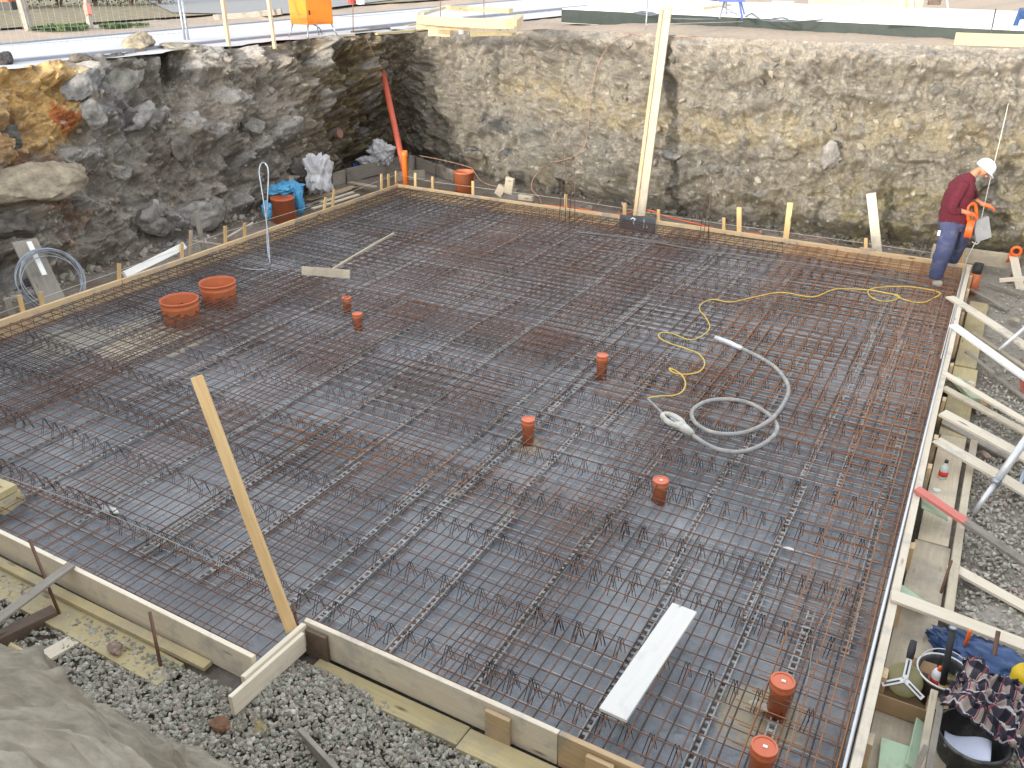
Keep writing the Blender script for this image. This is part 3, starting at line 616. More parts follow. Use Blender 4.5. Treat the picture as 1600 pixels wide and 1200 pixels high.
# small rest of the lower layer in the step at the near left
o = mat_mesh('steel_mesh_mat', 6.4, .5, 'rust', .0045); o.location = (.1, -10.48, -.2); tag(o, 'narrow lower layer mesh strip along the near left form', 'steel mesh', 'steel mesh mats of the lower layer')
# upper layer: columns along Y
xs_ = np.linspace(.05, SX-2.40, 5); mats_ = ['rust_dark', 'rust', 'rust', 'rust', 'rust_orange']
for c_i, x in enumerate(xs_):
    for r_i, (y, L_) in enumerate(((-5.45, 5.38), (SY+.04, 5.2))):
        lab = f"upper layer mesh mat, {ORD[c_i]} column from the left form, {'far' if r_i == 0 else 'near'} half, {'orange rusted' if c_i == 4 and r_i == 0 else 'rusty brown'} steel"
        o = mat_mesh('steel_mesh_mat', 2.35, L_, mats_[c_i] if not (c_i == 4 and r_i == 1) else 'rust', .0052, sag=.006)
        o.location = (x+RNG.normal(0, .015), y+RNG.normal(0, .02), -.052+.004*((r_i+c_i) % 2)); o.rotation_euler = (0, 0, RNG.normal(0, .002)); tag(o, lab, 'steel mesh', 'steel mesh mats of the upper layer')
o = mat_mesh('steel_mesh_mat', 6.3, .55, 'rust', .0045); o.location = (.15, -10.5, -.055); tag(o, 'narrow upper layer mesh strip along the near left form', 'steel mesh', 'steel mesh mats of the upper layer')
for k_, (x, y, W2, L3_, rz, lab) in enumerate(((3.0, -4.9, .75, 4.6, .01, 'narrow lap mesh strip left of the middle, far half'), (5.6, -5.6, .75, 5.3, -.008, 'narrow lap mesh strip in the middle, far half'), (1.6, -9.6, .75, 4.9, .012, 'narrow lap mesh strip near the tall leaning timber'), (8.15, -5.0, .75, 4.8, .0, 'narrow lap mesh strip right of the yellow cable loops'), (.3, -6.9, 5.9, .6, .0, 'narrow lap mesh strip running across the left part'), (4.6, -8.4, 3.2, .6, .004, 'narrow lap mesh strip running across behind the white board'), (4.3, -4.7, .9, 4.5, -.006, 'narrow lap mesh strip right of the wooden leveller, far half'), (.2, -8.9, 5.2, .75, .003, 'narrow lap mesh strip across the left part behind the near form'), (6.9, -6.2, 2.9, .75, -.003, 'narrow lap mesh strip across under the white hose'), (1.2, -3.2, 6.5, .6, .0, 'narrow lap mesh strip across the far half below the leveller'))):
    o = mat_mesh('steel_mesh_mat', W2, L3_, ('rust', 'rust_dark', 'rust_orange')[k_ % 3] if k_ != 2 else 'rust', .0045, sag=.007); o.location = (x, y, -.066); o.rotation_euler = (0, 0, rz); tag(o, lab, 'steel mesh', 'steel mesh mats of the upper layer')
# perforated strips on the foil (ladder of small cells)
mb = MB(); Ls = 1.9; w = .052
for s_ in (-1, 1): mb.box((s_*(w/2-.005), Ls/2, .012), (.010, Ls, .024))
for i_ in range(int(Ls/.062)+1):
    y = .01+i_*.062; mb.box((0, y, .0105), (w-.02, .022, .021))
strip = mk('spacer_strip', mb, 'spacer', origin=(0, 0, 0)); tag(strip, 'light grey perforated spacer strip lying on the foil under the lower steel mesh', 'spacer strip', 'perforated spacer strips on the foil')
first = True
for xi, x in enumerate([.4, 1.15, 1.85, 2.6, 3.3, 4.08, 4.8, 5.45, 6.22, 6.5, 7.12, 7.8, 8.5, 9.12, 9.42, 9.79]):
    y = -.45-RNG.uniform(0, .5)
    while y > -9.9:
        Lk = Ls; y0 = y-Ls
        last = y0 < -10.04
        if last: y0 = -10.04; x += .058
        if RNG.uniform() < .93:
            o = strip if first else dup(strip); first = False; o.location = (x+RNG.normal(0, .025), y0, -.233); o.rotation_euler = (0, 0, RNG.normal(0, .012))
            if RNG.uniform() < .22: o2 = dup(strip); o2.location = (x+.085, y0+RNG.uniform(-.2, .2)-.1 if y0 > -9.6 else y0, -.233); o2.rotation_euler = (0, 0, RNG.normal(0, .015))
        y = y0-RNG.uniform(.0, .06)
        if last: break
# zigzag spacer rails carrying the upper layer
mb = MB(); L2_ = 1.95; n_ = 13
mb.tube([(0, 0, .122), (L2_, 0, .122)], .0020, 4, cap=False)
for i_ in range(n_):
    x = .06+i_*.15
    for k_ in (-1, 1):
        j_ = RNG.normal(0, .004, 3); mb.tube([(x-.020+k_*.012+j_[0], -.045, -.035), (x+k_*.010, -.004, .126), (x+k_*.010+.003, .004, .126), (x+.016+k_*.012+j_[1], .045+j_[2], -.035)], .0026, 4, cap=False)
snake = mk('zigzag_spacer', mb, 'black_wire', origin=(0, 0, 0)); tag(snake, 'dark wire zigzag spacer rail standing between the two steel mesh layers', 'wire spacer', 'zigzag wire spacers between the mesh layers')
first = True
for y in np.arange(-9.85, -.3, .62):
    x = .25+RNG.uniform(0, .3)
    while x < 9.75-L2_*.98+.1:
        o = snake if first else dup(snake); first = False; o.location = (x, y+RNG.normal(0, .035), -.188); o.rotation_euler = (0, 0, RNG.normal(0, .02)); x += L2_+RNG.uniform(.0, .1)
        if 9.75-L2_*.98+.1 <= x < 9.0: x = 7.85
# edge baskets: U bars and long bars along the four forms
def cage(L_, mat, label, m):
    mb = MB(); n_ = int(L_/.15)
    for i_ in range(n_):
        x = .05+i_*.15+RNG.normal(0, .004); j_ = RNG.normal(0, .008, 4)
        mb.tube([(x, .66, -.035+j_[0]), (x+j_[1], .07, -.03+j_[2]), (x+j_[1], .045, -.05), (x+j_[3], .045, -.19), (x+j_[3], .07, -.215), (x, .62, -.215)], .004, 4, cap=False)
    for (y, z) in ((.055, -.045), (.055, -.2), (.30, -.028), (.52, -.028), (.16, -.028)): mb.tube([(0, y, z), (L_/2, y+RNG.normal(0, .004), z+RNG.normal(0, .004)), (L_, y, z)], .0045, 4, cap=False)
    o = mk('edge_basket', mb, mat, origin=(0, 0, 0), smooth=True); o.matrix_basis = m; return tag(o, label, 'steel basket', 'U bar baskets along the forms')
for i_ in range(4):
    cage(2.45, 'rust_orange' if i_ == 3 else 'rust_dark', f'rusty U bar basket along the far form, {ORD[i_]} from the left corner', Matrix.Translation((2.5+i_*2.48-.02, -.0, 0)) @ Matrix.Rotation(math.pi, 4, 'Z'))
    cage(2.5, 'rust' if i_ == 3 else 'rust_dark', f'rusty U bar basket along the left form, {ORD[i_]} from the far corner', Matrix.Translation((0, -.1-i_*2.5, 0)) @ Matrix.Rotation(-math.pi/2, 4, 'Z'))
    cage(2.45, 'rust_orange', f'orange rusted U bar basket along the right form, {ORD[i_]} from the far corner', Matrix.Translation((SX, -2.6-i_*2.48, 0)) @ Matrix.Rotation(math.pi/2, 4, 'Z'))
# starter bars standing up through the far edge
def bar(name, pts, r, mat, label, cat, group=None, n=6):
    mb = MB().tube(pts, r, n); return tag(mk(name, mb, mat, origin=pts[0], smooth=True), label, cat, group)
for (ub, ut, vt, vb, lab) in ((873, 881, 228, 350, 'left bar of the'), (883, 884, 250, 352, 'second bar of the'), (889, 894, 232, 356, 'third bar of the'), (898, 897, 262, 358, 'right bar of the')):
    b_ = P(ub, vb, -.2); t_ = aty(ut, vt, b_[1]+.02); bar('starter_bar', [b_, (b_+t_)/2+A3((.01, 0, 0)), t_], .006, 'rust_dark', 'thin dark starter bar, '+lab+' group left of the tall leaning timber', 'steel bar', 'starter bars in the far edge')
for (ub, ut, vt, vb, lab) in ((1092, 1109, 268, 378, 'left bar of the'), (1097, 1112, 300, 382, 'second bar of the'), (1106, 1113, 270, 384, 'third bar of the'), (1108, 1109, 300, 388, 'right bar of the')):
    b_ = P(ub, vb, -.2); t_ = aty(ut, vt, b_[1]+.02); bar('starter_bar', [b_, (b_+t_)/2-A3((.01, 0, 0)), t_], .005, 'rust_dark', 'thin dark starter bar, '+lab+' group right of the grey plate', 'steel bar', 'starter bars in the far edge')

# ================================================================ FORMWORK
def form(p0, p1, t, mat, label, side, h=.25, ztop=0):
    a, b = A3(p0), A3(p1); zc = ztop-h/2; a[2] = b[2] = zc; s_ = A3(side)*t/2
    return plank('formwork_board', a+s_, b+s_, h, t, mat, label, 'formwork board', 'formwork boards round the slab', nrm=side, warp=.25)
jx = [P(935, 336)[0], P(1300, 378)[0]]
form((-.05, 0, 0), (jx[0]-.001, 0, 0), .045, 'wood_form', 'far formwork board, left length ending at the corner with the left form', (0, 1, 0))
form((jx[0]+.001, .004, 0), (jx[1]-.001, .004, 0), .045, 'wood_form', 'far formwork board, middle length behind the grey plate', (0, 1, 0))
form((jx[1]+.001, 0, 0), (SX+.07, 0, 0), .045, 'wood_form', 'far formwork board, right length ending behind the worker', (0, 1, 0))
for k_, (ya, yb) in enumerate(((-.001, -2.9), (-2.905, -6.3), (-6.305, -10.6))):
    form((0, ya, 0), (0, yb, 0), .045, 'wood_form', f'left formwork board, {ORD[k_]} length from the far corner', (-1, 0, 0), ztop=.003*k_)
for k_, (ya, yb) in enumerate(((-.001, -3.3), (-3.305, -6.55), (-6.555, -10.9))):
    form((SX, ya, 0), (SX, yb, 0), .055, 'wood_form_white', f'right formwork board, {ORD[k_]} length from the worker', (1, 0, 0), ztop=.002*k_)
mb = MB(); mb.tube([(SX-.018, -.3, .006), (SX-.016, -4, .010), (SX-.018, -8, .006), (SX-.018, -11, .006)], .010, 8); tag(mk('edge_rail', mb, 'white_metal', origin=(SX-.018, -.3, 0), smooth=True), 'long white rod lying along the inner edge of the right form', 'rod')
form((P(470, 968)[0]+.02, SY, 0), (P(885, 1125)[0], SY, 0), .035, 'wood_form_white', 'near right formwork board, left length starting at the leaning timber', (0, -1, 0))
form((P(885, 1125)[0]+.004, SY, 0), (SX-.002, SY, 0), .035, 'wood_form', 'near right formwork board, right length', (0, -1, 0))
form((-.05, -10.53, 0), (P(398, 1024)[0], -10.53, 0), .035, 'wood_form_white', 'near left formwork board, bleached on top', (0, -1, 0), h=.24)
ca, cb_ = P(352, 1076), P(472, 972); cd = (cb_-ca)/np.linalg.norm(cb_-ca); cn = A3((cd[1], -cd[0], 0))
form(ca+cd*.12, cb_, .035, 'wood_form_white', 'short cross board joining the two near forms', cn, h=.17)
form(ca+cn*.037-cd*.02, ca+cn*.037+cd*.6, .03, 'wood_form_white', 'outer short board doubling the cross board', cn, ztop=-.02, h=.15)
# doubling cleats outside the near right form
for (u0, v0, u1, v1, lab) in ((474, 980, 505, 998, 'at the cross board corner'), (757, 1108, 795, 1126, 'in the middle of the near form'), (920, 1172, 962, 1192, 'at the right end of the near form')):
    a, b = P(u0, v0, -.02), P(u1, v1, -.02); a[1] = b[1] = SY-.035-.004-.016; plank('form_cleat', (a[0], a[1], -.14), (b[0], b[1], -.14), .22, .03, 'wood_dark' if u0 == 474 else 'wood_form', 'short wooden cleat screwed outside '+lab, 'wooden cleat', 'cleats outside the near form', nrm=(0, -1, 0))
# yellow base planks
def gp(u, v, z=-.27): return P(u, v, z)
plank('base_plank', (3.0, -10.74, -.268), (6.05, -10.76, -.268), .22, .05, 'wood_yellow', 'wide yellow plank lying outside the near left form', 'plank', 'yellow planks outside the forms')
plank('base_plank', (3.2, -10.62, -.225), (6.22, -10.605, -.225), .07, .035, 'wood_yellow', 'narrow yellow batten on the wide plank by the near left form', 'plank', 'yellow planks outside the forms')
plank('base_plank', (6.80, -10.26, -.262), (7.95, -10.25, -.262), .15, .05, 'wood_yellow', 'yellow plank outside the near right form, left length', 'plank', 'yellow planks outside the forms')
plank('base_plank', (7.96, -10.27, -.255), (10.0, -10.26, -.255), .16, .05, 'wood_yellow', 'yellow plank outside the near right form, right length', 'plank', 'yellow planks outside the forms')
for k_, (ya, yb, x, w_, m_, d_) in enumerate(((-.9, -2.15, 10.22, .22, 'wood_yellow', 'yellow plank beside the orange pipe with black end'), (-2.2, -3.2, 10.20, .22, 'wood_yellow', 'yellow plank lying by the second brace outside the right form'), (-3.25, -5.0, 10.20, .24, 'wood_yellow', 'yellow plank under the broken green board'), (-5.0, -6.9, 10.20, .22, 'wood_pale', 'dusty plank carrying the small bottle'), (-6.92, -9.9, 10.19, .26, 'wood_pale', 'long dusty plank running under the measuring tape box'))):
    plank('base_plank', (x, ya, -.24), (x-.01, yb, -.24), w_, .045, m_, d_, 'plank', 'planks outside the right form')
plank('base_plank', (10.375, -5.05, -.21), (10.36, -7.8, -.21), .06, .06, 'wood_pale', 'squared batten edging the dusty plank', 'plank', 'planks outside the right form')
plank('base_plank', (10.40, -7.9, -.24), (10.38, -9.9, -.24), .13, .045, 'wood_pale', 'second plank between the box and the buckets', 'plank', 'planks outside the right form')
# ------------------------------------------------ stakes
def stake(u, vt, vb, y=None, x=None, w_=.05, t=.03, mat='wood_new', label='', group=None, lean=(0, 0)):
    if y is not None: b_ = aty(u, vb, y); tp = aty(u+lean[0], vt, y)
    else: b_ = atx(u, vb, x); tp = atx(u+lean[0], vt, x)
    b2 = b_.copy(); dirv = (tp-b_)/np.linalg.norm(tp-b_); b2 = b_+dirv*((-.36-b_[2])/max(.2, dirv[2]))
    if y is not None and False: pass
    return plank('wooden_stake', b2, tp, w_, t, mat, label, 'wooden stake', group, nrm=(0, -1, 0) if y is not None else (1, 0, 0), warp=0)
g_ = 'stakes behind the far form'
for k_, (u, vt, vb) in enumerate(((649, 270, 288), (676, 276, 293), (739, 283, 302), (884, 304, 324), (976, 318, 336), (1029, 327, 344), (1131, 340, 362), (1353, 372, 390))):
    stake(u, vt, vb, y=.062, w_=.05 if k_ != 4 else .06, label=f'small pale stake behind the far form, {ORD[k_]} from the left corner', group=g_)
stake(1155, 324, 362, y=.064, w_=.075, t=.035, label='tall pale stake standing right of the starter bars at the far form', group=g_)
stake(1228, 317, 372, y=.064, w_=.085, t=.035, label='tallest pale stake at the far form, right of the starter bars', group=g_, lean=(7, 0))
plank('stake_cap', aty(1343, 390, .03)+A3((0, 0, .02)), aty(1368, 393, .03)+A3((0, 0, .02)), .05, .03, 'wood_form', 'little wooden block nailed on the far form beside the last stake', 'wooden block')
a = aty(1372, 391, .55); stake(1370, 302, 385, y=.55, w_=.135, t=.035, mat='wood_form_white', label='wide pale upright board between far form and bank, left of the worker', group='boards standing behind the far form', lean=(-9, 0))
g_ = 'stakes behind the left form'
for k_, (u, vt, vb, ln) in enumerate(((619, 267, 284, 0), (607, 272, 287, 0), (596, 272, 290, 0), (520, 296, 316, 2), (507, 308, 323, 2), (382, 348, 365, 0), (352, 353, 375, 0), (284, 380, 399, 0), (186, 412, 436, 0), (66, 456, 480, -2), (36, 461, 487, -6))):
    stake(u, vt, vb, x=-.062, w_=.05, label=f'small pale stake behind the left form, {ORD[k_]} from the far corner', group=g_, lean=(ln, 0))
stake(20, 466, 492, x=-.16, w_=.08, mat='wood_grey', label='grey weathered stake at the left edge of the left form', group=g_, lean=(-10, 0))
stake(298, 360, 378, x=-.35, w_=.05, mat='wood_form', label='pale stake standing apart behind the white plank on the left', group=g_)
stake(316, 330, 378, x=-.55, w_=.09, mat='wood_grey', label='brownish leaning board end behind the left form stakes', group=g_, lean=(-10, 0))
stake(455, 276, 300, x=-1.2, w_=.10, mat='wood_grey', label='short stub of board behind the blue sheet', group=g_)
# right form outer stakes (orange end faces)
for k_, y in enumerate((-.45, -1.05, -1.95, -2.75, -3.7, -4.6, -5.5, -6.05, -7.3, -8.0, -8.75, -9.3)):
    x = SX+.055+.003+.02; plank('wooden_stake', (x, y, -.36), (x, y, -.012-.01*(k_ % 3)), .09, .036, 'wood_form', f'stake screwed outside the right form, {ORD[k_]} from the worker', 'wooden stake', 'stakes outside the right form', nrm=(1, 0, 0), warp=0)
    if k_ % 2 == 0: pass
def stringline(name, pts, r, mat, label, cat='string', sag=0): 
    return tag(mk(name, MB().tube(pts, r, 5), mat, origin=pts[0], smooth=True), label, cat)
stringline('string_line', [atx(0, 489, -.09), atx(66, 465, -.09), atx(186, 423, -.09), atx(284, 388, -.09), atx(352, 362, -.09), atx(382, 354, -.09), atx(507, 316, -.09), atx(596, 281, -.09), atx(640, 266, -.09)], .003, 'string', 'white builder string stretched along the left form stakes')
stringline('string_line', [aty(u, v, .09) for u, v in ((619, 272), (676, 284), (739, 292), (884, 311), (976, 326), (1029, 335), (1131, 350), (1228, 363), (1353, 380), (1450, 394), (1515, 404))], .003, 'string', 'white builder string stretched along the far form stakes')
stringline('string_line', [P(-60, 715, .02), P(0, 742, .012), P(150, 795, .01), P(300, 860, .012), P(462, 932, .03)], .0045, 'string_grey', 'grey string crossing the mesh from the left edge to the leaning timber')
top_s = PG(1600, 66, 0)
stringline('rope_line', [aty(1598, 62, 2.35), aty(1583, 130, 1.95), aty(1565, 208, 1.4), aty(1545, 290, .8), aty(1526, 375, .2), P(1512, 402, .03), P(1505, 425, .012), P(1470, 560, .012)], .006, 'string', 'white rope coming down over the far bank to the form corner behind the worker', 'rope')
stringline('rope_line', spline([P(1452, 845, -.03), P(1470, 815, -.03)][:0]+[P(1225, 1195, -.045), P(1240, 1140, -.045), P(1250, 1100, -.045), P(1262, 1060, -.045), P(1270, 1010, -.045), P(1275, 985, -.045), P(1300, 940, -.045), P(1325, 880, -.045), P(1332, 845, -.045), P(1355, 810, -.045), P(1375, 770, -.045)], 5), .0028, 'string_grey', 'thin pale cord trailing over the mesh near the right form', 'cord')

# ================================================================ PIPES
def capped(c, r, zt, label, sticker=True, lean=(0, 0), z0=-.262, mat='pipe'):
    e = empty('drain_pipe', (c[0], c[1], z0), label, 'drain pipe', 'capped drain stubs standing in the mesh')
    h = zt-z0; R = Matrix.Rotation(lean[0], 3, 'X') @ Matrix.Rotation(lean[1], 3, 'Y'); o0 = A3((c[0], c[1], z0))
    rs = r*1.12
    mk('pipe_body', MB().lathe([(r*.93, 0), (r, 0), (r, h-.085), (r*1.03, h-.082), (rs, h-.07), (rs, h-.055), (rs*1.035, h-.052), (rs*1.035, h-.036), (rs, h-.033), (rs, h-.014)], 28, o0, R), mat, e, True)
    cp = mk('pipe_cap', MB().lathe([(rs*.97, h-.02), (rs*1.045, h-.016), (rs*1.045, h-.002), (rs*1.02, h+.004), (rs*.86, h+.004), (rs*.84, h-.001), (rs*.5, h-.001), (0.0001, h-.001)], 28, o0, R), 'cap', e, False)
    if sticker:
        b = MB(); s_ = r*.30; b.box((0.004, 0, h+.0025), (s_*1.3, s_, .002)); b.v[0] = b.v[0]@np.array(R).T+o0; st = mk('sticker', b, 'sticker', None); st.parent = cp; st.matrix_basis = cp.matrix_world.inverted() @ st.matrix_world
    return e
def pz(u, vtop, base):     # height of a vertical point above base seen at (u, vtop)
    d = ray(u, vtop); t = np.linalg.norm((base-CAM)[:2])/np.linalg.norm(d[:2]); return (CAM+d*t)[2]
for (u, vb, ut, vt, r, lab, st) in ((1209, 1118, 1217, 1062, .062, 'capped orange pipe at the near right of the slab with a white sticker', True), (1178, 1235, 1185, 1163, .062, 'capped orange pipe cut by the bottom edge of the picture', True), (1028, 785, 1031, 750, .058, 'capped orange pipe left of the white hose, with white dot on the lid', True), (825, 695, 825, 655, .056, 'capped orange pipe in the middle of the slab', False), (939, 592, 940, 555, .056, 'capped orange pipe left of the yellow cable loops', False), (544, 488, 542, 465, .055, 'rear one of the two small capped pipes left of centre', False), (561, 516, 559, 490, .055, 'front one of the two small capped pipes left of centre', False)):
    b = P(u, vb, -.25); b[0] = P(ut, vb, -.25)[0]*.5+b[0]*.5; capped(b, r, pz(ut, vt, b), lab, st)
def bigpipe(c, r, zt, label, z0=-.27, socket=True, mat='pipe', inner='pipe_dull', t=.012):
    e = empty('large_pipe', (c[0], c[1], z0), label, 'drain pipe', 'large open orange pipes'); h = zt-z0; o0 = A3((c[0], c[1], z0))
    prof = [(r*.975, 0), (r*.985, h-.16)] if socket else [(r, 0), (r, h-.02)]
    if socket: prof += [(r*1.0, h-.10), (r*1.02, h-.085), (r*1.02, h-.065), (r*.985, h-.055), (r*1.0, h-.02), (r*1.045, h-.012), (r*1.045, h), (r*.985, h), (r*.97, h-.02), (r*.93, h-.10), (r*.9, h-.12), (r*.9, 0.02), (0.001, 0.02)]
    else: prof += [(r*1.01, h-.02), (r*1.02, h), (r-t, h), (r-t, .02), (.001, .02)]
    mk('pipe_body', MB().lathe(prof, 40, o0), mat, e, True); 
    mk('pipe_rim', MB().tube([o0+A3((r*(1.01 if socket else .985)*math.cos(q), r*(1.01 if socket else .985)*math.sin(q), h+.002)) for q in np.linspace(0, 2*math.pi, 41)[:-1]], .007, 6, closed=True), 'cap', e, True)
    return e
for (u, v, ut, vt, r, lab) in ((278, 512, 276, 468, .20, 'front left one of the two large open socket pipes standing in the mesh'), (338, 484, 336, 441, .20, 'rear right one of the two large open socket pipes standing in the mesh')):
    b = P(u, v+6, -.27); bb = b+_f0*.21; bigpipe(bb, .226, pz(ut, vt, bb), lab)
b = P(441, 349, -.3)+_f0*.2; b[0] = min(b[0], -.36); bigpipe(b, .205, pz(440, 309, b), 'open orange pipe under the blue sheet behind the left form', -.33, False, 'pipe_dull')
b = aty(726, 300, .50); b[2] = -.33; bigpipe(b, .19, pz(725, 268, b), 'rough cut orange pipe stub behind the far form near the corner', -.33, False, 'pipe_dull')
# corner pipes
b = aty(634, 283, .12); t_ = aty(633, 236, .12); e = empty('upright_pipe', (b[0], b[1], -.3), 'bright orange upright pipe in the far left corner', 'drain pipe')
mk('pipe_body', MB().lathe([(.055, 0), (.055, t_[2]+.18), (.063, t_[2]+.2), (.063, t_[2]+.3), (.052, t_[2]+.3), (.05, .1)], 22, (b[0], b[1], -.3)), plain('bright orange pipe plastic', (.85, .22, .03), (.8, .19, .03), .4), e, True)
a, c = aty(630, 258, .7), aty(598, 112, 1.9); e = empty('leaning_pipe', a, 'long salmon red pipe leaning up the corner of the banks', 'drain pipe')
mk('pipe_body', MB().tube([a-(c-a)*.05, a+(c-a)*.3, a+(c-a)*.6, c], .062, 16), 'pipe_red', e, True)
b_ = hit(528, 210); mk_ = MB().lathe([(.001, 0), (.09, .01), (.1, .0), (.1, -.1)], 20, b_+A3((.1, 0, 0)), Matrix.Rotation(math.pi/2-.2, 3, 'Y')); tag(mk('pipe_end', mk_, plain('dusty pink pipe end', (.42, .22, .17), (.36, .19, .15), .7), origin=b_), 'round pinkish pipe end sticking out of the left bank near the corner', 'pipe')
# orange pipe with black end outside right form
b = P(1517, 458, -.3); t_ = aty(1530, 412, b[1]); e = empty('side_pipe', b, 'orange pipe with a black end outside the right form corner', 'drain pipe')
d_ = (t_-b); mk('pipe_body', MB().tube([b-d_*.1, b+d_*.68], .07, 18), 'pipe', e, True); mk('black_end', MB().tube([b+d_*.60, b+d_*1.0], .062, 18), 'black', e, True)
mk('branch', MB().tube([b+d_*.35, b+d_*.35+A3((-.14, .02, .03))], .05, 14), 'pipe_red', e, True)

# ================================================================ THINGS ON THE SLAB
# T shaped screed
e = empty('wooden_rake', P(510, 428, -.04), 'T shaped wooden leveller lying on the mesh at the left', 'leveller')
a, b = P(472, 426, -.02), P(547, 432, -.02); plank('head_board', a+A3((0, 0, .03)), b+A3((0, 0, .03)), .12, .025, 'wood_pale', nrm=(.5, -.85, .2), parent=e)
h0, h1 = P(516, 423, .02), P(615, 365, .03); plank('handle', h0, h1, .035, .03, 'wood_pale', parent=e)
# white board
a, b = P(957, 1118, -.035), P(1070, 950, -.035); plank('white_board', a, b, .175, .022, 'wood_white', 'white dusty board lying on the mesh in the near right foreground', 'board', warp=.2)
# tall timber leaning at the near corner
a = P(456, 985, -.1); a[1] = min(a[1], -10.17); c = atd(307, 588, 5.55)
plank('leaning_timber', a, c, .07, .07, 'wood_new', 'tall squared yellow timber leaning out from the near form corner', 'timber', nrm=(.6, .6, .2), warp=.1, bev=.004)
# long leaning timber on the far bank
a = aty(999, 338, .11); c = aty(1042, 6, 2.05)
e = empty('leaning_timber', a, 'very long pale timber leaning from the far form up over the bank', 'timber')
dv = (c-a)/np.linalg.norm(c-a); sd_ = A3((1, 0, 0)); sd_ = sd_-dv*(sd_@dv); sd_ /= np.linalg.norm(sd_); nv = np.cross(sd_, dv)
if nv[1] > 0: nv = -nv
plank('wide_board', a, c, .20, .04, 'wood_pale', nrm=nv, parent=e, warp=.1); plank('side_batten', a-sd_*.07+nv*.037, c-sd_*.07+nv*.037-dv*.12, .06, .03, 'wood_form', nrm=nv, parent=e, warp=.05)
# grey plate hanging inside far form
e = empty('steel_plate', (P(995, 352)[0], -.02, -.2), 'dark grey plate with white smears hanging inside the far form', 'plate')
x0, x1 = aty(968, 345, -.03)[0], aty(1024, 352, -.03)[0]; 
mk('plate_sheet', MB().box(((x0+x1)/2, -.03, -.085), (x1-x0, .006, .24)), 'plate', e); mb = MB(); q = (x0+x1)/2
mb.tube([(q-.12, -.036, -.02), (q-.08, -.036, .005), (q-.04, -.036, -.01), (q-.07, -.036, -.06), (q-.05, -.036, -.12)], [.008, .014, .016, .012, .006], 6); mb.tube([(q+.12, -.036, .01), (q+.12, -.036, -.15)], .005, 5); mb.tube([(q+.17, -.036, -.08), (q+.18, -.036, -.13)], .012, 5)
mk('paint_smears', mb, 'sticker', e)
# yellow cable
yc = [(1012, 622), (1030, 619), (1052, 618), (1066, 612), (1071, 598), (1063, 584), (1046, 575), (1052, 582), (1070, 585), (1092, 581), (1101, 568), (1093, 554), (1073, 545), (1045, 536), (1030, 527), (1033, 520), (1050, 521), (1078, 531), (1098, 524), (1109, 511), (1102, 495), (1093, 484), (1097, 474), (1114, 468), (1142, 472), (1175, 465), (1220, 457), (1270, 464), (1305, 452), (1355, 453), (1385, 458), (1406, 463), (1393, 470), (1375, 470), (1360, 463), (1357, 454), (1375, 449), (1420, 448), (1468, 457), (1456, 467), (1440, 473), (1415, 469), (1396, 460)]
stringline('power_cable', spline([P(u, v, -.035+.004*math.sin(i_*1.7)) for i_, (u, v) in enumerate(yc)], 6), .0085, 'yellow_cable', 'yellow power cable looping over the mesh to the worker', 'cable')
# concrete vibrator
e = empty('concrete_vibrator', P(1056, 660, -.03), 'concrete spattered poker vibrator with long coiled grey hose on the mesh', 'concrete vibrator')
hp = [(1078, 677), (1100, 692), (1125, 703), (1155, 706), (1185, 698), (1208, 682), (1214, 668), (1208, 655), (1190, 640), (1165, 628), (1135, 624), (1105, 627), (1085, 638), (1081, 650), (1090, 664), (1115, 676), (1150, 678), (1180, 670), (1205, 655), (1222, 635), (1232, 612), (1228, 595), (1212, 575), (1190, 560), (1160, 545)]
hz = [0.005]*13+[.0, .0, .0, .005, .03, .05, .03, .01, 0, 0, 0, .0]
mk('hose', MB().tube(spline([P(u, v, -.022+z_) for (u, v), z_ in zip(hp, hz)], 6), .021, 10), 'hose', e, True)
tp = [P(1160, 545, -.02), P(1148, 540, -.018), P(1140, 536, -.017), P(1118, 528, -.015)]; mk('poker_tip', MB().tube([tp[0], tp[1], tp[2], tp[3], tp[3]+(tp[3]-tp[2])*.06], [.024, .031, .031, .031, .015], 12), 'white_metal', e, True)
a, b = P(1036, 647, 0.03), P(1080, 676, 0.005); dvh = (b-a); L = np.linalg.norm(dvh); dvh /= L; sdh = A3((dvh[1], -dvh[0], 0)); sdh /= np.linalg.norm(sdh)
mb = MB(); ring = []
for t in np.linspace(0, 2*math.pi, 21)[:-1]: ring.append(a+dvh*(L*.36+L*.34*math.cos(t))+sdh*.062*math.sin(t)+A3((0, 0, .005)))
mb.tube(ring, [.021+.006*abs(math.sin(t)) for t in np.linspace(0, 2*math.pi, 21)[:-1]], 10, closed=True); mk('loop_handle', mb, 'vib', e, True)
mk('motor_housing', MB().tube([a+dvh*L*.5+sdh*.03, a+dvh*L*.68, a+dvh*L*.85, b+dvh*.02], [.028, .05, .042, .027], 12), 'vib', e, True)
mk('switch_block', MB().box(a+dvh*L*.40+sdh*.0+A3((0, 0, .0)), (.10, .022, .03), np.array([dvh, sdh, np.cross(dvh, sdh)]).T), 'hose', e)
mk('cable_boot', MB().tube(spline([P(1012, 623, -.03), P(1022, 633, -.01), a+dvh*.01], 5), .011, 8), 'hose', e, True)
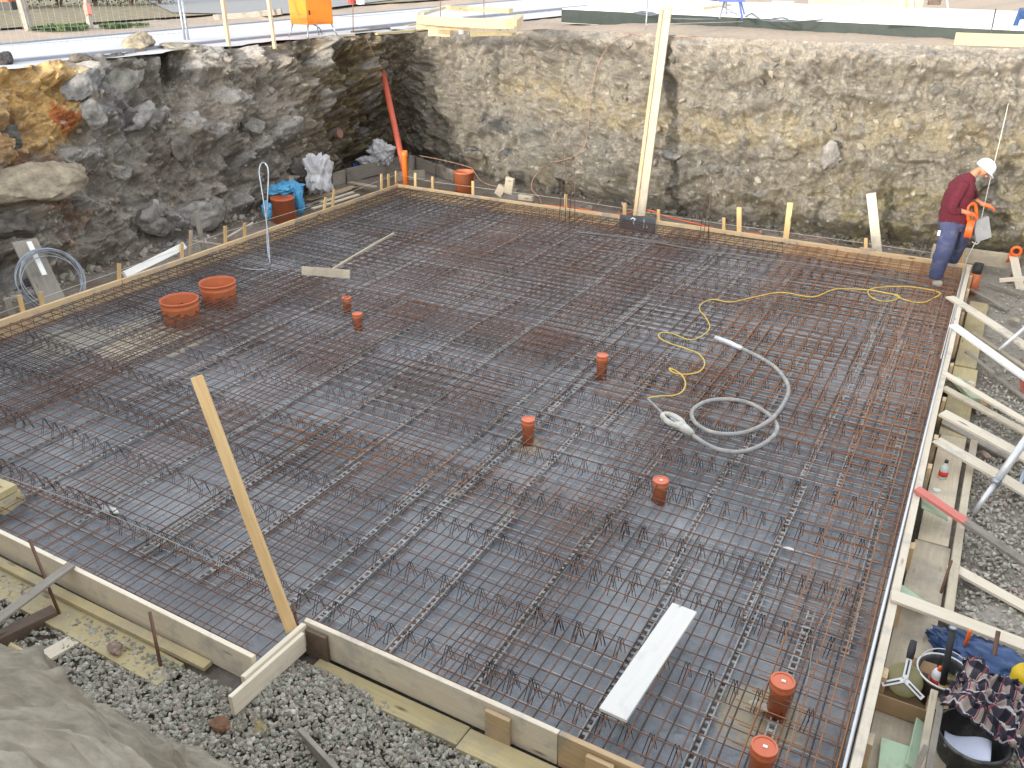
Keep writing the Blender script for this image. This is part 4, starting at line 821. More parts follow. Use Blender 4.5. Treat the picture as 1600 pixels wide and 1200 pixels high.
# loop of galvanised strip standing at the left
a = P(422, 415, -.05); dd = depth(a); lp = [(422, 415), (419, 370), (414, 330), (408, 290), (405, 268), (408, 256), (414, 255), (419, 265), (419, 290), (417, 330), (417, 370), (420, 405)]
stringline('bent_steel_strip', spline([atd(u, v, dd+(.02 if i_ > 5 else -.02)) for i_, (u, v) in enumerate(lp)], 6), .011, 'galv', 'tall galvanised bent strip standing in the mesh at the left', 'steel strip')
stringline('earthing_strip', spline([P(372, 418, -.04), P(395, 421, -.035), P(418, 421, -.04)], 4), .010, 'galv', 'short shiny strip lying on the mesh beside the bent strip', 'steel strip')
# grey flat band along far edge inside
mb = MB(); pts = [P(u, v, -.03) for u, v in ((900, 362), (990, 372), (1090, 390), (1200, 404), (1330, 424), (1420, 440), (1452, 448))]
L_, R_l = [], []
for q_ in spline(pts, 6): L_.append(q_+A3((0, .022, RNG.normal(0, .002)))); R_l.append(q_-A3((0, .022, 0)))
mb.grid(np.array([L_, R_l])); o = mk('earthing_strip', mb, 'galv', origin=pts[0]); so_ = o.modifiers.new('s', 'SOLIDIFY'); so_.thickness = .004; tag(o, 'long flat galvanised band lying on the mesh along the far form', 'steel strip')
stringline('steel_rod', [P(1005, 330, -.01), P(1050, 350, -.01)][:0]+[P(900, 465+0, -.045), P(1120, 500, -.045), P(1000, 480, -.045)][:0]+[P(615, 368, -.03), P(700, 386, -.03)], .006, 'rust', 'loose rusty bar on the mesh beside the wooden leveller', 'steel bar')
# small clutter on foil
for (u, v, s_, m_, lab) in ((1192, 1105, .05, 'wood_pale', 'scrap of pale wood beside the near capped pipe'), (172, 797, .06, 'fleece', 'crumpled white scrap on the mesh at the left'), (1233, 858, .03, 'fleece', 'thin white splinter near the strip rows')):
    boulder('scrap', P(u, v, -.2), (s_*1.6, s_*.7, s_*.35), (.6, .57, .5) if m_ == 'wood_pale' else (.7, .7, .72), lab, int(u), cat='scrap', cuts=6)
    bpy.data.objects[COL.objects[-1].name]['group'] = 'small scraps on the slab'

# ================================================================ LEFT SIDE THINGS
a, b = atx(86, 478, -.12), atx(38, 376, -.75); plank('wide_board', a-(b-a)*.12, b, .30, .035, 'wood_grey', 'wide brown board leaning behind the wire coil at the left', 'board', nrm=(1, -.3, .5))
a, b = atx(70, 430, -.20), atx(45, 378, -.62); plank('pale_lath', a, b, .06, .02, 'wood_white', 'short whitish lath on the wide leaning board', 'lath', nrm=(1, -.3, .5))
cc = atx(80, 438, -.26); mb = MB(); Rr = .40
for k_ in range(8):
    ph = RNG.uniform(0, 6); r_ = Rr+RNG.normal(0, .018); tl = RNG.normal(0, .03); ofs = RNG.normal(0, .02, 3)
    mb.tube([cc+ofs+r_*(math.cos(t)*A3((.12, 1, 0))/1.01+math.sin(t)*A3((-.30+tl, .0, .95)))*1.0 for t in np.linspace(0, 2*math.pi, 49)[:-1]], .007, 6, closed=True)
tag(mk('wire_coil', mb, 'galv', origin=cc, smooth=True), 'coil of shiny galvanised wire leaning behind the left form', 'wire coil')
a, b = atx(196, 430, -.10), atx(290, 384, -.10); plank('white_plank', a+A3((-.02, 0, .0)), b+A3((-.02, 0, .0)), .10, .05, 'wood_white', 'clean white plank lying on the left form between two stakes', 'plank', nrm=(1, 0, .6))
plank('lath', atx(300, 376, -.2), atx(345, 382, -.07), .03, .02, 'wood_pale', 'thin lath running back from the left form', 'lath')
plank('lath', atx(352, 372, -.12), atx(395, 348, -.12), .03, .02, 'wood_pale', 'thin lath alongside the left form by the stakes', 'lath')
# sheets and sacks
def cloth(name, c, size, mat, label, cat, seed, amp=.35, rot=0, sub=5, sq=.6, group=None):
    bm = bmesh.new(); bmesh.ops.create_icosphere(bm, subdivisions=sub, radius=1); V = np.array([v.co[:] for v in bm.verts]); Fc = np.array([[v.index for v in f.verts] for f in bm.faces]); bm.free()
    V = np.sign(V)*np.abs(V)**.85
    V = V*(1+amp*fbm(V*1.5+seed*3.3, 4, seed)[:, None]+amp*.3*fbm(V*2.6+seed, 3, seed+7, True)[:, None]); V = V*A3(size)
    o = fastmesh(name, V, Fc, mat, smooth=True); o.location = tuple(c); o.rotation_euler = (0, 0, rot); return tag(o, label, cat, group)
c_ = b = P(452, 312, -.12); c_ = atx(447, 294, -1.15); cloth('blue_sheet', c_, (.20, .30, .08), 'blue_tarp', 'crumpled bright blue plastic sheet draped over the orange pipe stub', 'plastic sheet', 3, .4)
cloth('blue_sheet', atx(467, 312, -.85), (.07, .07, .24), 'blue_tarp', 'hanging end of blue plastic at the right of the pipe stub', 'plastic sheet', 4, .35)
cloth('blue_sheet', atx(417, 328, -.55), (.08, .05, .12), 'blue_tarp', 'small blue plastic end at the left of the pipe stub', 'plastic sheet', 9, .35)
c_ = atx(498, 270, -1.25); cloth('fleece_sack', c_, (.16, .24, .30), 'fleece', 'crumpled white fleece hanging at the foot of the left bank', 'fleece', 5, .5)
c_ = aty(596, 238, 1.75); cloth('fleece_sack', c_, (.24, .16, .19), 'fleece', 'white sack lying in the corner behind the grey boards', 'sack', 6, .5)
cloth('fleece_sack', aty(578, 252, 1.6), (.20, .14, .09), 'fleece', 'flat grey sheet beside the white sack in the corner', 'sheet', 16, .5)
cloth('blue_rag', aty(556, 258, 1.5), (.10, .08, .05), 'dark_blue', 'small dark blue rag in the corner', 'rag', 7)
# second shuttering in the corner
def upright(name, a, b, h, t, mat, label, cat, group, z0=-.3):
    a, b = A3(a).copy(), A3(b).copy(); a[2] = b[2] = z0+h/2; d = b-a; n_ = (-d[1], d[0], 0); return plank(name, a, b, h, t, mat, label, cat, group, nrm=n_, warp=.2)
g_ = 'grey boards set on edge in the far corner'
cA, cB, cC, cD = P(513, 293, -.3), P(541, 285, -.3), P(634, 262, -.3), P(730, 292, -.3)
upright('grey_board', cA, cB, .27, .04, 'wood_grey', 'short grey board on edge left of the long one in the corner', 'board', g_)
upright('grey_board', cB+A3((0, .02, 0)), cC, .28, .04, 'wood_grey', 'long grey board on edge running to the far corner', 'board', g_)
upright('grey_board', P(650, 262, -.3), cD, .24, .04, 'wood_grey', 'grey board on edge behind the cut orange pipe', 'board', g_)
stake(643, 243, 262, y=cC[1]-.03, w_=.12, t=.08, mat='wood_grey', label='grey block at the meeting of the two corner boards', group=g_)
for (u, v0, v1, y) in ((519, 268, 296, cA[1]-.05), (541, 264, 292, cB[1]-.06), (681, 250, 285, cD[1]+.4), (731, 222, 268, cD[1]-.02)):
    bar('iron_pin', [aty(u, v1, y), aty(u, v0, y)], .010, 'rust_dark', f'iron pin holding the corner boards, {"left end" if u == 519 else "second from left" if u == 541 else "behind the small stakes" if u == 681 else "tall one by the cut pipe"}', 'iron pin', 'iron pins at the corner boards')
g_ = 'loose laths left of the far corner'
for k_, (u0, v0, u1, v1, m_, d_) in enumerate(((478, 322, 548, 295, 'wood_grey', 'grey lath, nearest of the loose pile left of the corner'), (482, 312, 556, 290, 'wood_form', 'tan board in the loose pile left of the corner'), (500, 316, 552, 300, 'wood_pale', 'pale lath in the middle of the loose pile'), (546, 285, 586, 292, 'wood_pale', 'pale scrap board at the right of the loose pile'), (488, 326, 560, 304, 'wood_pale', 'thin lath beside the left form near the stakes'))):
    a, b = P(u0, v0, -.27+.03*k_), P(u1, v1, -.25+.03*k_); a[0] = min(a[0], -.12); b[0] = min(b[0], -.12); plank('loose_lath', a, b, .12 if k_ in (1, 3) else .08, .025, m_, d_, 'lath', g_)
upright('grey_board', P(620, 285, -.3)*1.0+A3((-.05, .10, 0)), P(660, 281, -.3)+A3((0, .1, 0)), .2, .03, 'wood_grey', 'small grey board end beside the upright pipe', 'board', g_)
# wood blocks by far form
for (u, v, w_, h_, r_, d_) in ((796, 290, .17, .30, .15, 'tall pale wood block leaning behind the far form'), (782, 298, .16, .20, .5, 'smaller pale wood block beside the tall block'), (822, 309, .30, .09, 0, 'flat pale block right of the tall block')):
    a = aty(u, v, .28); R = Matrix.Rotation(r_, 3, 'Y'); mb = MB(); mb.box((0, 0, 0), (w_, .07, h_), R); o = mk('wood_block', mb, 'wood_pale', origin=(0, 0, 0)); o.location = tuple(a); tag(o, d_, 'wood block', 'wood blocks behind the far form'); bv = o.modifiers.new('b', 'BEVEL'); bv.width = .006
# cables over the far bank
def bankline(px, r, mat, label, lift=.05, cat='cable'):
    pts = [hit(u, v)+A3((0, -lift, .02)) for u, v in px]; return stringline('hanging_cable', spline(pts, 5), r, mat, label, cat)
bankline([(1090, 57), (1040, 55), (985, 53), (968, 60), (948, 80), (932, 102), (926, 130), (922, 160), (918, 195), (912, 225), (898, 246), (866, 254)], .008, 'rope_rust', 'thin pinkish cable hanging down the far bank left of the leaning timber')
stringline('hanging_cable', spline([hit(866, 254)+A3((0, -.05, .02)), aty(845, 265, .9), aty(833, 280, .6), aty(831, 295, .4), aty(842, 308, .2), aty(846, 317, .05)], 5), .008, 'rope_rust', 'lower end of the pinkish cable curling down to the far form', 'cable')
bankline([(583, 65), (595, 92), (612, 122), (620, 150), (630, 185), (640, 215), (655, 243)], .007, 'rope_rust', 'thin reddish cable hanging in the far left corner', .12)
pts = [aty(u, v, .35) for u, v in ((655, 243), (700, 252), (735, 262), (742, 270), (755, 285), (790, 295))]
stringline('hanging_cable', spline(pts, 4), .006, 'rope_rust', 'reddish cable running past the cut pipe to the wood blocks', 'cable')
pts = [aty(u, v, .20) for u, v in ((850, 320), (900, 325), (960, 335), (1010, 328), (1040, 338), (1090, 350), (1130, 360), (1190, 366))]
stringline('ground_cable', spline(pts, 4), .012, 'orange', 'orange red cable lying behind the far form', 'cable')
stringline('ground_cable', spline([aty(u, v, .25) for u, v in ((1232, 372), (1245, 364), (1262, 372), (1275, 374), (1285, 372), (1300, 381), (1312, 383))], 4), .008, 'rope_rust', 'reddish wire curls behind the far form right of the tallest stake', 'cable')
# ================================================================ BOTTOM LEFT THINGS
a, b = P(112, 882, .02), P(-60, 1010, -.12); plank('grey_lath', a, b, .085, .02, 'wood_grey', 'weathered lath propped over the near left form', 'lath')
a, b = P(88, 958, -.26), P(-80, 1040, -.26); plank('dark_beam', a, b, .10, .10, 'wood_dark', 'dark squared beam on the gravel at the left edge', 'beam', warp=.1)
a, b = P(118, 1000, -.27), P(40, 1044, -.25); plank('pale_board', a, b, .12, .03, 'wood_form_white', 'clean pale board end on the gravel by the heap', 'board')
a, b = P(14, 1008, -.18), P(60, 1034, -.3); tag(mk('round_pole', MB().tube([a, b], .022, 12), 'wood_yellow', origin=a, smooth=True), 'end of a yellow round pole sticking out behind the heap', 'pole')
a, b = P(150, 1010, -.29), P(210, 1045, -.29); plank('lath', P(118, 995, -.29), P(200, 1050, -.29), .05, .02, 'wood_grey', 'grey slat lying beside the wide yellow plank', 'lath')
for (u0, v0, u1, v1, z_, lab) in ((46, 843, 98, 972, -.3, 'rusty iron pin at the near left form by the weathered lath'), (234, 956, 254, 1055, -.3, 'rusty iron pin in the middle of the wide yellow plank'), (457, 943, 474, 1016, -.3, 'rusty iron pin at the cross board corner')):
    b_ = P(u1, v1, z_); dd = depth(b_); bar('iron_pin', [b_, atd(u0, v0, dd-.0)], .011, 'rust', lab, 'iron pin', 'iron pins along the near form', 8)
e = empty('yellow_blocks', P(0, 800, -.1), 'small stack of yellow foam board pieces on the mesh at the left edge', 'board stack')
for k_, (z_, w_) in enumerate(((.01, .2), (-.055, .22), (-.115, .24))):
    c_ = P(-8, 765, .03); mk('stack_layer', MB().box((c_[0]-.06, c_[1], c_[2]-.02+z_), (w_+.15, .22, .055), Matrix.Rotation(.1*k_+.05, 3, 'Z')), 'wood_yellow', e)
a = P(470, 1148, -.22); b = P(540, 1215, -.1); plank('grey_board', a, b+A3((0, 0, -.05)), .03, .10, 'wood_grey', 'grey board edge rising from the gravel at the bottom', 'board')
bar('iron_rod', [P(403, 1165, -.27), P(450, 1215, -.26)], .010, 'rust_dark', 'thin dark rod lying in the gravel near the heap', 'iron rod')
stringline('heap_string', [P(150, 1062, .12), P(110, 1120, .55), P(60, 1185, .75)][:0]+[hp_ for hp_ in (atd(150, 1062, 5.15), atd(105, 1125, 4.6), atd(62, 1182, 4.3))], .004, 'string_grey', 'thin cord lying across the earth heap', 'cord')
for (u, v, s_, c_, lab) in ((345, 1133, .05, (.26, .15, .10), 'reddish brown stone at the foot of the heap'), (410, 1140, .055, (.30, .25, .15), 'ochre stone in the gravel right of the heap'), (342, 1025, .05, (.38, .27, .24), 'pinkish stone on the gravel at the end of the yellow plank'), (180, 1015, .05, (.36, .28, .25), 'pink stone between yellow plank and heap')):
    o = boulder('stone', P(u, v, -.225), (s_*1.3, s_, s_*.9), c_, lab, int(u)+1); o['group'] = 'odd coloured stones in the gravel'
# ================================================================ RIGHT SIDE BRACES
g_ = 'brace boards outside the right form'
for (u0, v0, u1, v1, z0, z1, w_, m_, lab) in (
    (1484, 464, 1625, 556, .03, -.08, .125, 'wood_form_white', 'broad pale brace, farthest one lying over the right form'),
    (1489, 508, 1625, 606, .03, -.1, .115, 'wood_white', 'whitish brace crossing the right form below the farthest one'),
    (1474, 583, 1625, 672, .0, -.14, .085, 'wood_form_white', 'thin pale brace third from the far end'),
    (1474, 606, 1625, 688, -.03, -.18, .10, 'wood_pale', 'weathered brace directly under the thin pale one'),
    (1472, 645, 1625, 728, .0, -.14, .14, 'wood_form_white', 'wide white brace near the aluminium prop'),
    (1462, 688, 1625, 782, -.03, -.16, .14, 'wood_form_white', 'wide pale brace passing below the prop, above the bottle'),
    (1475, 660, 1590, 722, -.20, -.26, .11, 'wood_grey', 'dark grey board on the ground under the wide white brace'),
    (1482, 883, 1625, 962, -.2, -.27, .10, 'wood_form_white', 'clean pale board on the gravel beside an iron pin'),
    (1392, 930, 1625, 1018, .02, -.12, .12, 'wood_form_white', 'long brace over the right form above the buckets'),
    (1510, 475+75, 1625, 640, -.22, -.25, .05, 'wood_grey', 'narrow brown lath on the dirt between the braces'),
    (1520, 520, 1610, 580, -.2, -.2, .06, 'wood_pale', 'pale lath on the dirt behind the whitish brace'),
    (1512, 450, 1575, 485, -.22, -.26, .06, 'wood_grey', 'grey stick lying below the black ended pipe'),
    (1545, 443, 1600, 462, -.26, -.26, .04, 'wood_grey', 'thin grey stick right of the black ended pipe')):
    a, b = P(u0, v0, z0), P(u1, v1, z1); plank('brace_board', a, b, w_, .026, m_, lab, 'brace board', g_)
a, b, c_ = P(1432, 764, .035), P(1508, 815, -.04), P(1640, 905, -.16)
e = empty('red_tipped_lath', a, 'long lath with a red painted end resting on the right form', 'lath'); plank('red_end', a, b, .085, .03, 'wood_red', parent=e, warp=0); plank('bare_length', b, c_, .083, .029, 'wood_grey', parent=e, warp=0)
# poles at far right
def prop(name, a, b, c, label, r0=.022, r1=.032):
    e = empty(name, a, label, 'metal prop'); mk('inner_tube', MB().tube([a, b], r0, 14), 'white_metal', e, True); mk('outer_tube', MB().tube([b, c], r1, 14), 'white_metal', e, True)
    d = (c-b)/np.linalg.norm(c-b); mk('collar', MB().tube([b-d*.02, b+d*.03], r1*1.18, 14), 'galv', e, True); return e
prop('aluminium_prop', P(1521, 802, -.28), atd(1556, 754, depth(P(1521, 802, -.28))-.02), atd(1625, 655, depth(P(1521, 802, -.28))+.05), 'white aluminium telescopic prop standing on the gravel at the right')
tag(mk('aluminium_tube', MB().tube([P(1560, 548, -.15), atd(1625, 492, depth(P(1560, 548, -.15)))], .022, 12), 'white_metal', origin=P(1560, 548, -.15), smooth=True), 'white tube leaning over the braces at the right edge', 'metal tube')
tag(mk('grey_tube', MB().tube([P(1587, 777, -.28), atd(1602, 735, depth(P(1587, 777, -.28)))], .022, 12), 'galv', origin=P(1587, 777, -.28), smooth=True), 'grey tube end standing in the gravel at the right edge', 'metal tube')
# batter board with clamp
a, b = P(1456, 400, -.05), P(1590, 428, -.08); a = aty(1456, 392, .75); b = aty(1592, 410, .75)
plank('batter_board', a, b, .22, .03, 'wood_pale', 'wide pale profile board set on edge behind the worker', 'board', nrm=(0, -1, .1))
stake(1502, 376, 424, y=.40, w_=.09, t=.04, mat='wood_new', label='yellow stake holding the profile board beside the worker', group='posts of the profile board')
plank('wooden_post', aty(1598, 470, .1), aty(1583, 398, .62), .11, .03, 'wood_form_white', 'slanting pale board at the right end of the profile board', 'post', 'posts of the profile board', nrm=(.3, -1, 0))
plank('wooden_post', aty(1552, 478, .25), aty(1600, 405, .7), .06, .04, 'wood_dark', 'dark slanting stick crossing the pale slanting board', 'post', 'posts of the profile board', nrm=(.3, -1, 0))
plank('lath', aty(1562, 438, -.1), aty(1640, 432, -.1), .05, .05, 'wood_form_white', 'pale square lath end pointing in from the right edge', 'lath')
c_ = aty(1588, 392, .6); e = empty('clamp', c_, 'bright orange clamp on top of the slanting boards', 'clamp')
mk('clamp_ring', MB().tube([c_+A3((.06*math.cos(t), -.02, .06*math.sin(t))) for t in np.linspace(0, 2*math.pi, 19)[:-1]], .022, 8, closed=True), 'orange', e, True); mk('clamp_grip', MB().tube([c_+A3((-.05, 0, -.05)), c_+A3((-.07, 0, -.18))], [.03, .018], 8), 'orange', e, True)
# green boards and rubble
plank('green_board', P(1492, 592, -.14), P(1524, 626, -.16), .09, .05, 'wood_green', 'mint green painted block lying among the braces', 'green board', 'green board pieces')
plank('green_board', P(1440, 785, -.05), P(1480, 805, -.12), .17, .012, 'wood_green', 'green board end tucked under the red tipped lath', 'green board', 'green board pieces', nrm=(-.2, 0, 1))
plank('green_board', P(1400, 915, -.10), P(1450, 950, -.17), .10, .02, 'wood_green', 'green board wedge beside the long brace', 'green board', 'green board pieces', nrm=(-.2, .2, 1))
plank('green_board', P(1400, 1160, -.18), P(1395, 1215, -.18), .16, .014, 'wood_green', 'pale green sheet on the plank in front of the box', 'green board', 'green board pieces')
plank('green_board', P(1440, 1128, -.16), P(1424, 1200, -.16), .07, .014, 'wood_green', 'pale green strip leaning behind the two posts', 'green board', 'green board pieces', nrm=(.5, 0, 1))
for k_, (u, v, s_, c_, lab) in enumerate(((1528, 632, .09, (.40, .30, .20), 'sandy broken brick beside the green block'), (1515, 600, .05, (.6, .58, .54), 'white stone beside the green block'), (1570, 640, .06, (.45, .43, .38), 'pale stone between two braces'), (1560, 588, .06, (.30, .27, .24), 'brown clod under the whitish brace'), (1490, 610, .12, (.22, .20, .16), 'dark angular rock left of the green block'), (1585, 500, .05, (.4, .36, .3), 'tan stone near the right edge'), (1539, 710, .05, (.40, .30, .27), 'pink stone above the wide pale brace'))):
    o = boulder('stone', P(u, v, -.24), (s_*1.2, s_, s_*.6), c_, lab, 200+k_); o['group'] = 'stones among the braces'
stake(1600, 590, 606, y=P(1600, 600, -.2)[1], w_=.08, mat='wood_red', label='orange stub at the right edge beside the braces', group='orange stub')
# bottle
b = P(1472, 747, -.215); e = empty('bottle', b, 'small clear bottle with a red label standing on the plank', 'bottle')
mk('bottle_glass', MB().lathe([(.036, 0), (.038, .01), (.038, .10), (.03, .125), (.014, .145), (.013, .165)], 18, b), plain('milky bottle', (.62, .66, .60), (.55, .6, .55), .15), e, True); mk('bottle_label', MB().lathe([(.0386, .03), (.0390, .03), (.0390, .078), (.0386, .078)], 18, b), 'red', e, True); mk('bottle_cap', MB().lathe([(.016, .16), (.016, .185), (.001, .185)], 14, b), 'black', e, True)
o = boulder('stone', P(1464, 766, -.21), (.035, .03, .006), (.75, .75, .72), 'flat white pebble on the plank in front of the bottle', 77); o['group'] = 'stones among the braces'
bar('iron_pin', [P(1464, 945, -.3), atd(1487, 875, depth(P(1464, 945, -.3)))], .010, 'rust', 'rusty iron pin beside the clean pale board on the right', 'iron pin', 'iron pins on the right side', 8)
# ---------------- box with frame tape measure
b = P(1400, 1125, -.215); R = Matrix.Rotation(math.radians(2), 3, 'Z')
e = empty('cardboard_box', (10.14, b[1]+.13, -.215), 'open brown cardboard box holding the measuring tape', 'cardboard box')
bx, by, bz = 10.17, P(1400, 1112, -.15)[1]+.15, -.215
def wall(c, d): return MB().box(c, d)
mb = MB(); mb.box((bx, by, bz+.004), (.27, .24, .006)); mk('box_bottom', mb, 'card', e)
mb = MB(); mb.box((bx, by-.12, bz+.065), (.27, .005, .125)); mb.box((bx, by+.12, bz+.055), (.27, .005, .105)); mb.box((bx-.135, by, bz+.055), (.005, .235, .105)); mb.box((bx+.135, by, bz+.055), (.005, .235, .105)); mk('box_sides', mb, 'card', e)
mb = MB(); mb.box((bx+.19, by+.03, bz+.13), (.12, .22, .004), Matrix.Rotation(-.5, 3, 'Y')); mb.box((bx+.08, by+.18, bz+.15), (.14, .13, .004), Matrix.Rotation(.6, 3, 'X')); mk('box_flap', mb, 'card', e)
tcn = A3((bx-.01, by+.02, bz+.17)); Rt = Matrix.Rotation(.65, 3, 'X'); Rt3 = np.array(Rt)
e = empty('measuring_tape', tcn, 'round frame measuring tape with white three armed frame and black grip', 'measuring tape')
mk('tape_reel', MB().lathe([(.001, -.012), (.098, -.012), (.105, -.006), (.105, .006), (.098, .012), (.001, .012)], 30, tcn, Rt3), 'olive', e, True)
mb = MB(); mi = MB()
for an in (90, 212, 328):
    d = Rt3@A3((math.cos(math.radians(an)), math.sin(math.radians(an)), 0)); n_ = Rt3@A3((0, 0, 1)); s_ = np.cross(n_, d); mb.box(tcn+n_*.020+d*.068, (.135, .032, .008), np.array([d, s_, n_]).T); mk('arm_slot', MB().box(tcn+n_*.0255+d*.075, (.09, .009, .004), np.array([d, s_, n_]).T), 'black', e)
mk('frame_arms', mb, 'white', e)
d = Rt3@A3((0, 1, 0)); n_ = Rt3@A3((0, 0, 1)); mk('grip', MB().tube([tcn+n_*.02+d*.13, tcn+n_*.02+d*.19, tcn+n_*.02+d*.245], [.02, .023, .019], 12), 'black', e, True)
# ---------------- buckets
def bucket(c, r, h, mat, label, rim_mat='white', ears=True, z0=-.27):
    e = empty('bucket', (c[0], c[1], z0), label, 'bucket'); o0 = A3((c[0], c[1], z0))
    mk('bucket_body', MB().lathe([(r*.78, 0), (r*.8, .005), (r*.97, h-.02), (r*1.03, h-.015), (r*1.03, h), (r*.95, h), (r*.93, h-.03), (r*.76, .012), (.001, .012)], 32, o0), mat, e, True)
    if ears: mk('bucket_rim', MB().tube([o0+A3((r*1.02*math.cos(t), r*1.02*math.sin(t), h+.001)) for t in np.linspace(0, 2*math.pi, 33)[:-1]], .006, 6, closed=True), rim_mat, e, True)
    return e
c1_ = P(1476, 1050, -.0); e1 = bucket(c1_, .150, .27, 'bucket', 'black bucket with pale rim holding tools and a red and white bottle')
mk('bucket_handle', MB().tube([A3((c1_[0], c1_[1], 0))+A3((.14*math.cos(t), .10*math.sin(t)+.03, .06*math.sin(t)+.005)) for t in np.linspace(.1, math.pi-.1, 15)], .004, 6), 'string', e1, True)
b = A3((c1_[0]-.03, c1_[1]-.02, -.14)); e = empty('spray_bottle', b, 'white bottle with red band standing in the bucket', 'bottle'); mk('bottle_body', MB().lathe([(.03, 0), (.035, .02), (.035, .13), (.025, .155), (.001, .16)], 16, b), 'white', e, True); mk('red_band', MB().lathe([(.0355, .05), (.036, .05), (.036, .10), (.0355, .10)], 16, b), 'red', e, True); mk('bottle_nozzle', MB().lathe([(.014, .155), (.012, .185), (.001, .187)], 12, b), 'orange', e, True)
cloth('sponge', A3((c1_[0]+.04, c1_[1]+.05, -.10)), (.07, .05, .03), 'olive', 'drab sponge lying in the bucket with the tools', 'sponge', 8, .2)
tag(mk('trowel_handle', MB().tube([A3((c1_[0]-.02, c1_[1]+.02, -.06)), A3((c1_[0]+.0, c1_[1]+.09, .0))], .016, 8), 'black', origin=c1_, smooth=True), 'black trowel handle inside the bucket', 'trowel')
tag(mk('tool_handle', MB().tube([A3((c1_[0]+.02, c1_[1]-.02, -.05)), A3((c1_[0]+.20, c1_[1]+.02, -.01))], .014, 8), 'wood_dark', origin=c1_, smooth=True), 'brown tool handle sticking sideways out of the bucket', 'tool handle')
a = P(1466, 1105, -.2); b = atd(1489, 983, depth(a)-.12); e = empty('club_hammer', a, 'long black handled tool with pale lower end leaning on the bucket', 'tool'); d = b-a
mk('shaft', MB().tube([a+d*.3, b], .019, 12), 'black', e, True); mk('grip_end', MB().tube([b, b+d*.03], .024, 12), 'galv', e, True); mk('lower_end', MB().tube([a, a+d*.3], .022, 8), 'wood_new', e, True)
for (u0, v0, u1, v1, r_, m_, lab) in ((1545, 1066, 1560, 986, .014, 'rust', 'rusty round bar standing behind the checked shirt'), (1503, 1022, 1516, 986, .012, 'orange', 'short orange stick beside the black bucket')):
    a = P(u1, v1, .05); b = P(u0, v0, -.2); bar('round_bar', [b, a], r_, m_, lab, 'bar', n=10)
c2_ = P(1522, 1150, -.05); e2 = bucket(c2_, .19, .26, 'bucket', 'large black mortar tub with white papers inside, under the checked shirt', ears=False, z0=-.3)
mb = MB(); gxx, gyy = np.meshgrid(np.linspace(-.13, .10, 12), np.linspace(-.13, .02, 10), indexing='ij'); gz = .03*np.sin(gxx*20+gyy*9); mb.grid(np.stack([c2_[0]+gxx-.01, c2_[1]+gyy, -.085+gz], 2)); o = mk('paper_sheets', mb, plain('bluish white paper', (.70, .74, .86), (.62, .66, .80), .7), origin=c2_, smooth=True); o.modifiers.new('s', 'SOLIDIFY').thickness = .004; tag(o, 'crumpled bluish white papers inside the mortar tub', 'paper')
def shirt():
    # a crumpled garment: folded sheet thrown over the tub
    n_ = 90; a, b = np.meshgrid(np.linspace(-1, 1, n_), np.linspace(-1, 1, n_), indexing='ij'); q = np.stack([a.ravel(), b.ravel(), a.ravel()*0], 1)
    fo = fbm(q*1.6+5, 3, 301, True); fo2 = fbm(q*np.array([3.2, 1.4, 1]), 3, 305, True)
    x = a.ravel()*.27+.05*pn(q*2.1, 311); y = b.ravel()*.20+.05*pn(q*2.3, 313); z = .075*fo+.035*fo2-.16*np.clip(b.ravel()*-1-.2, 0, 1)*np.clip(a.ravel()+.3, 0, 1)-.20*np.clip(a.ravel()-.4, 0, 1)
    V = np.stack([x, y, z], 1); i_ = (np.arange(n_-1)[:, None]*n_+np.arange(n_-1)[None]).ravel()
    o = fastmesh('checked_shirt', V, np.stack([i_, i_+n_, i_+n_+1, i_+1], 1), 'plaid', smooth=True); uv = o.data.uv_layers.new(name='uv'); li = np.empty(len(o.data.loops), np.int32); o.data.loops.foreach_get('vertex_index', li); uv.data.foreach_set('uv', (q[li][:, :2]*np.array([.27, .20])).astype(np.float32).ravel()); o.location = tuple(P(1562, 1118, .02)); o.rotation_euler = (.1, .05, -.25); o.modifiers.new('s', 'SOLIDIFY').thickness = .012
    return o
sh = tag(shirt(), 'crumpled black white and red checked shirt thrown over the mortar tub', 'shirt')
sl = MB().tube(spline([P(1480, 1098, .0), P(1492, 1108, .03), P(1512, 1116, .02), P(1540, 1124, .03)], 6), [.04+.012*math.sin(i_*1.1) for i_ in range(19)], 12); mk('sleeve', sl, 'plaid_sleeve', sh, True)
sl = MB().tube(spline([P(1560, 1130, .0), P(1556, 1160, -.05), P(1545, 1185, -.1), P(1530, 1165, -.06)], 6), [.045+.012*math.sin(i_*1.3) for i_ in range(19)], 12); mk('sleeve', sl, 'plaid_sleeve', sh, True)
sl = MB().tube(spline([P(1585, 1100, .0), P(1592, 1140, -.05), P(1590, 1190, -.14)], 6), [.07+.018*math.sin(i_*1.3) for i_ in range(13)], 14); mk('shirt_tail', sl, 'plaid_sleeve', sh, True)
cloth('blue_bag', P(1540, 1040, -.18), (.26, .16, .09), 'dark_blue', 'crumpled dark blue bag on the gravel behind the buckets', 'bag', 12, .45, rot=-.4)
cloth('blue_bag', P(1500, 1012, -.2), (.18, .09, .05), 'dark_blue', 'flat dark blue sheet end behind the black bucket', 'bag', 13, .4, rot=-.4)
e = empty('yellow_canister', P(1600, 1070, -.25), 'bright yellow canister at the right edge behind the shirt', 'canister'); c_ = P(1602, 1058, -.08)
mk('canister_body', MB().lathe([(.07, -.17), (.08, -.16), (.08, .02), (.06, .06), (.025, .08), (.025, .1)], 20, c_), 'yellow_pl', e, True)
mk('canister_cap', MB().lathe([(.03, .095), (.03, .12), (.001, .122)], 14, c_), 'red', e, True)
plank('lath', P(1552, 1052, -.12), P(1585, 1064, -.12), .05, .02, 'wood_form', 'short brown lath beside the yellow canister', 'lath')
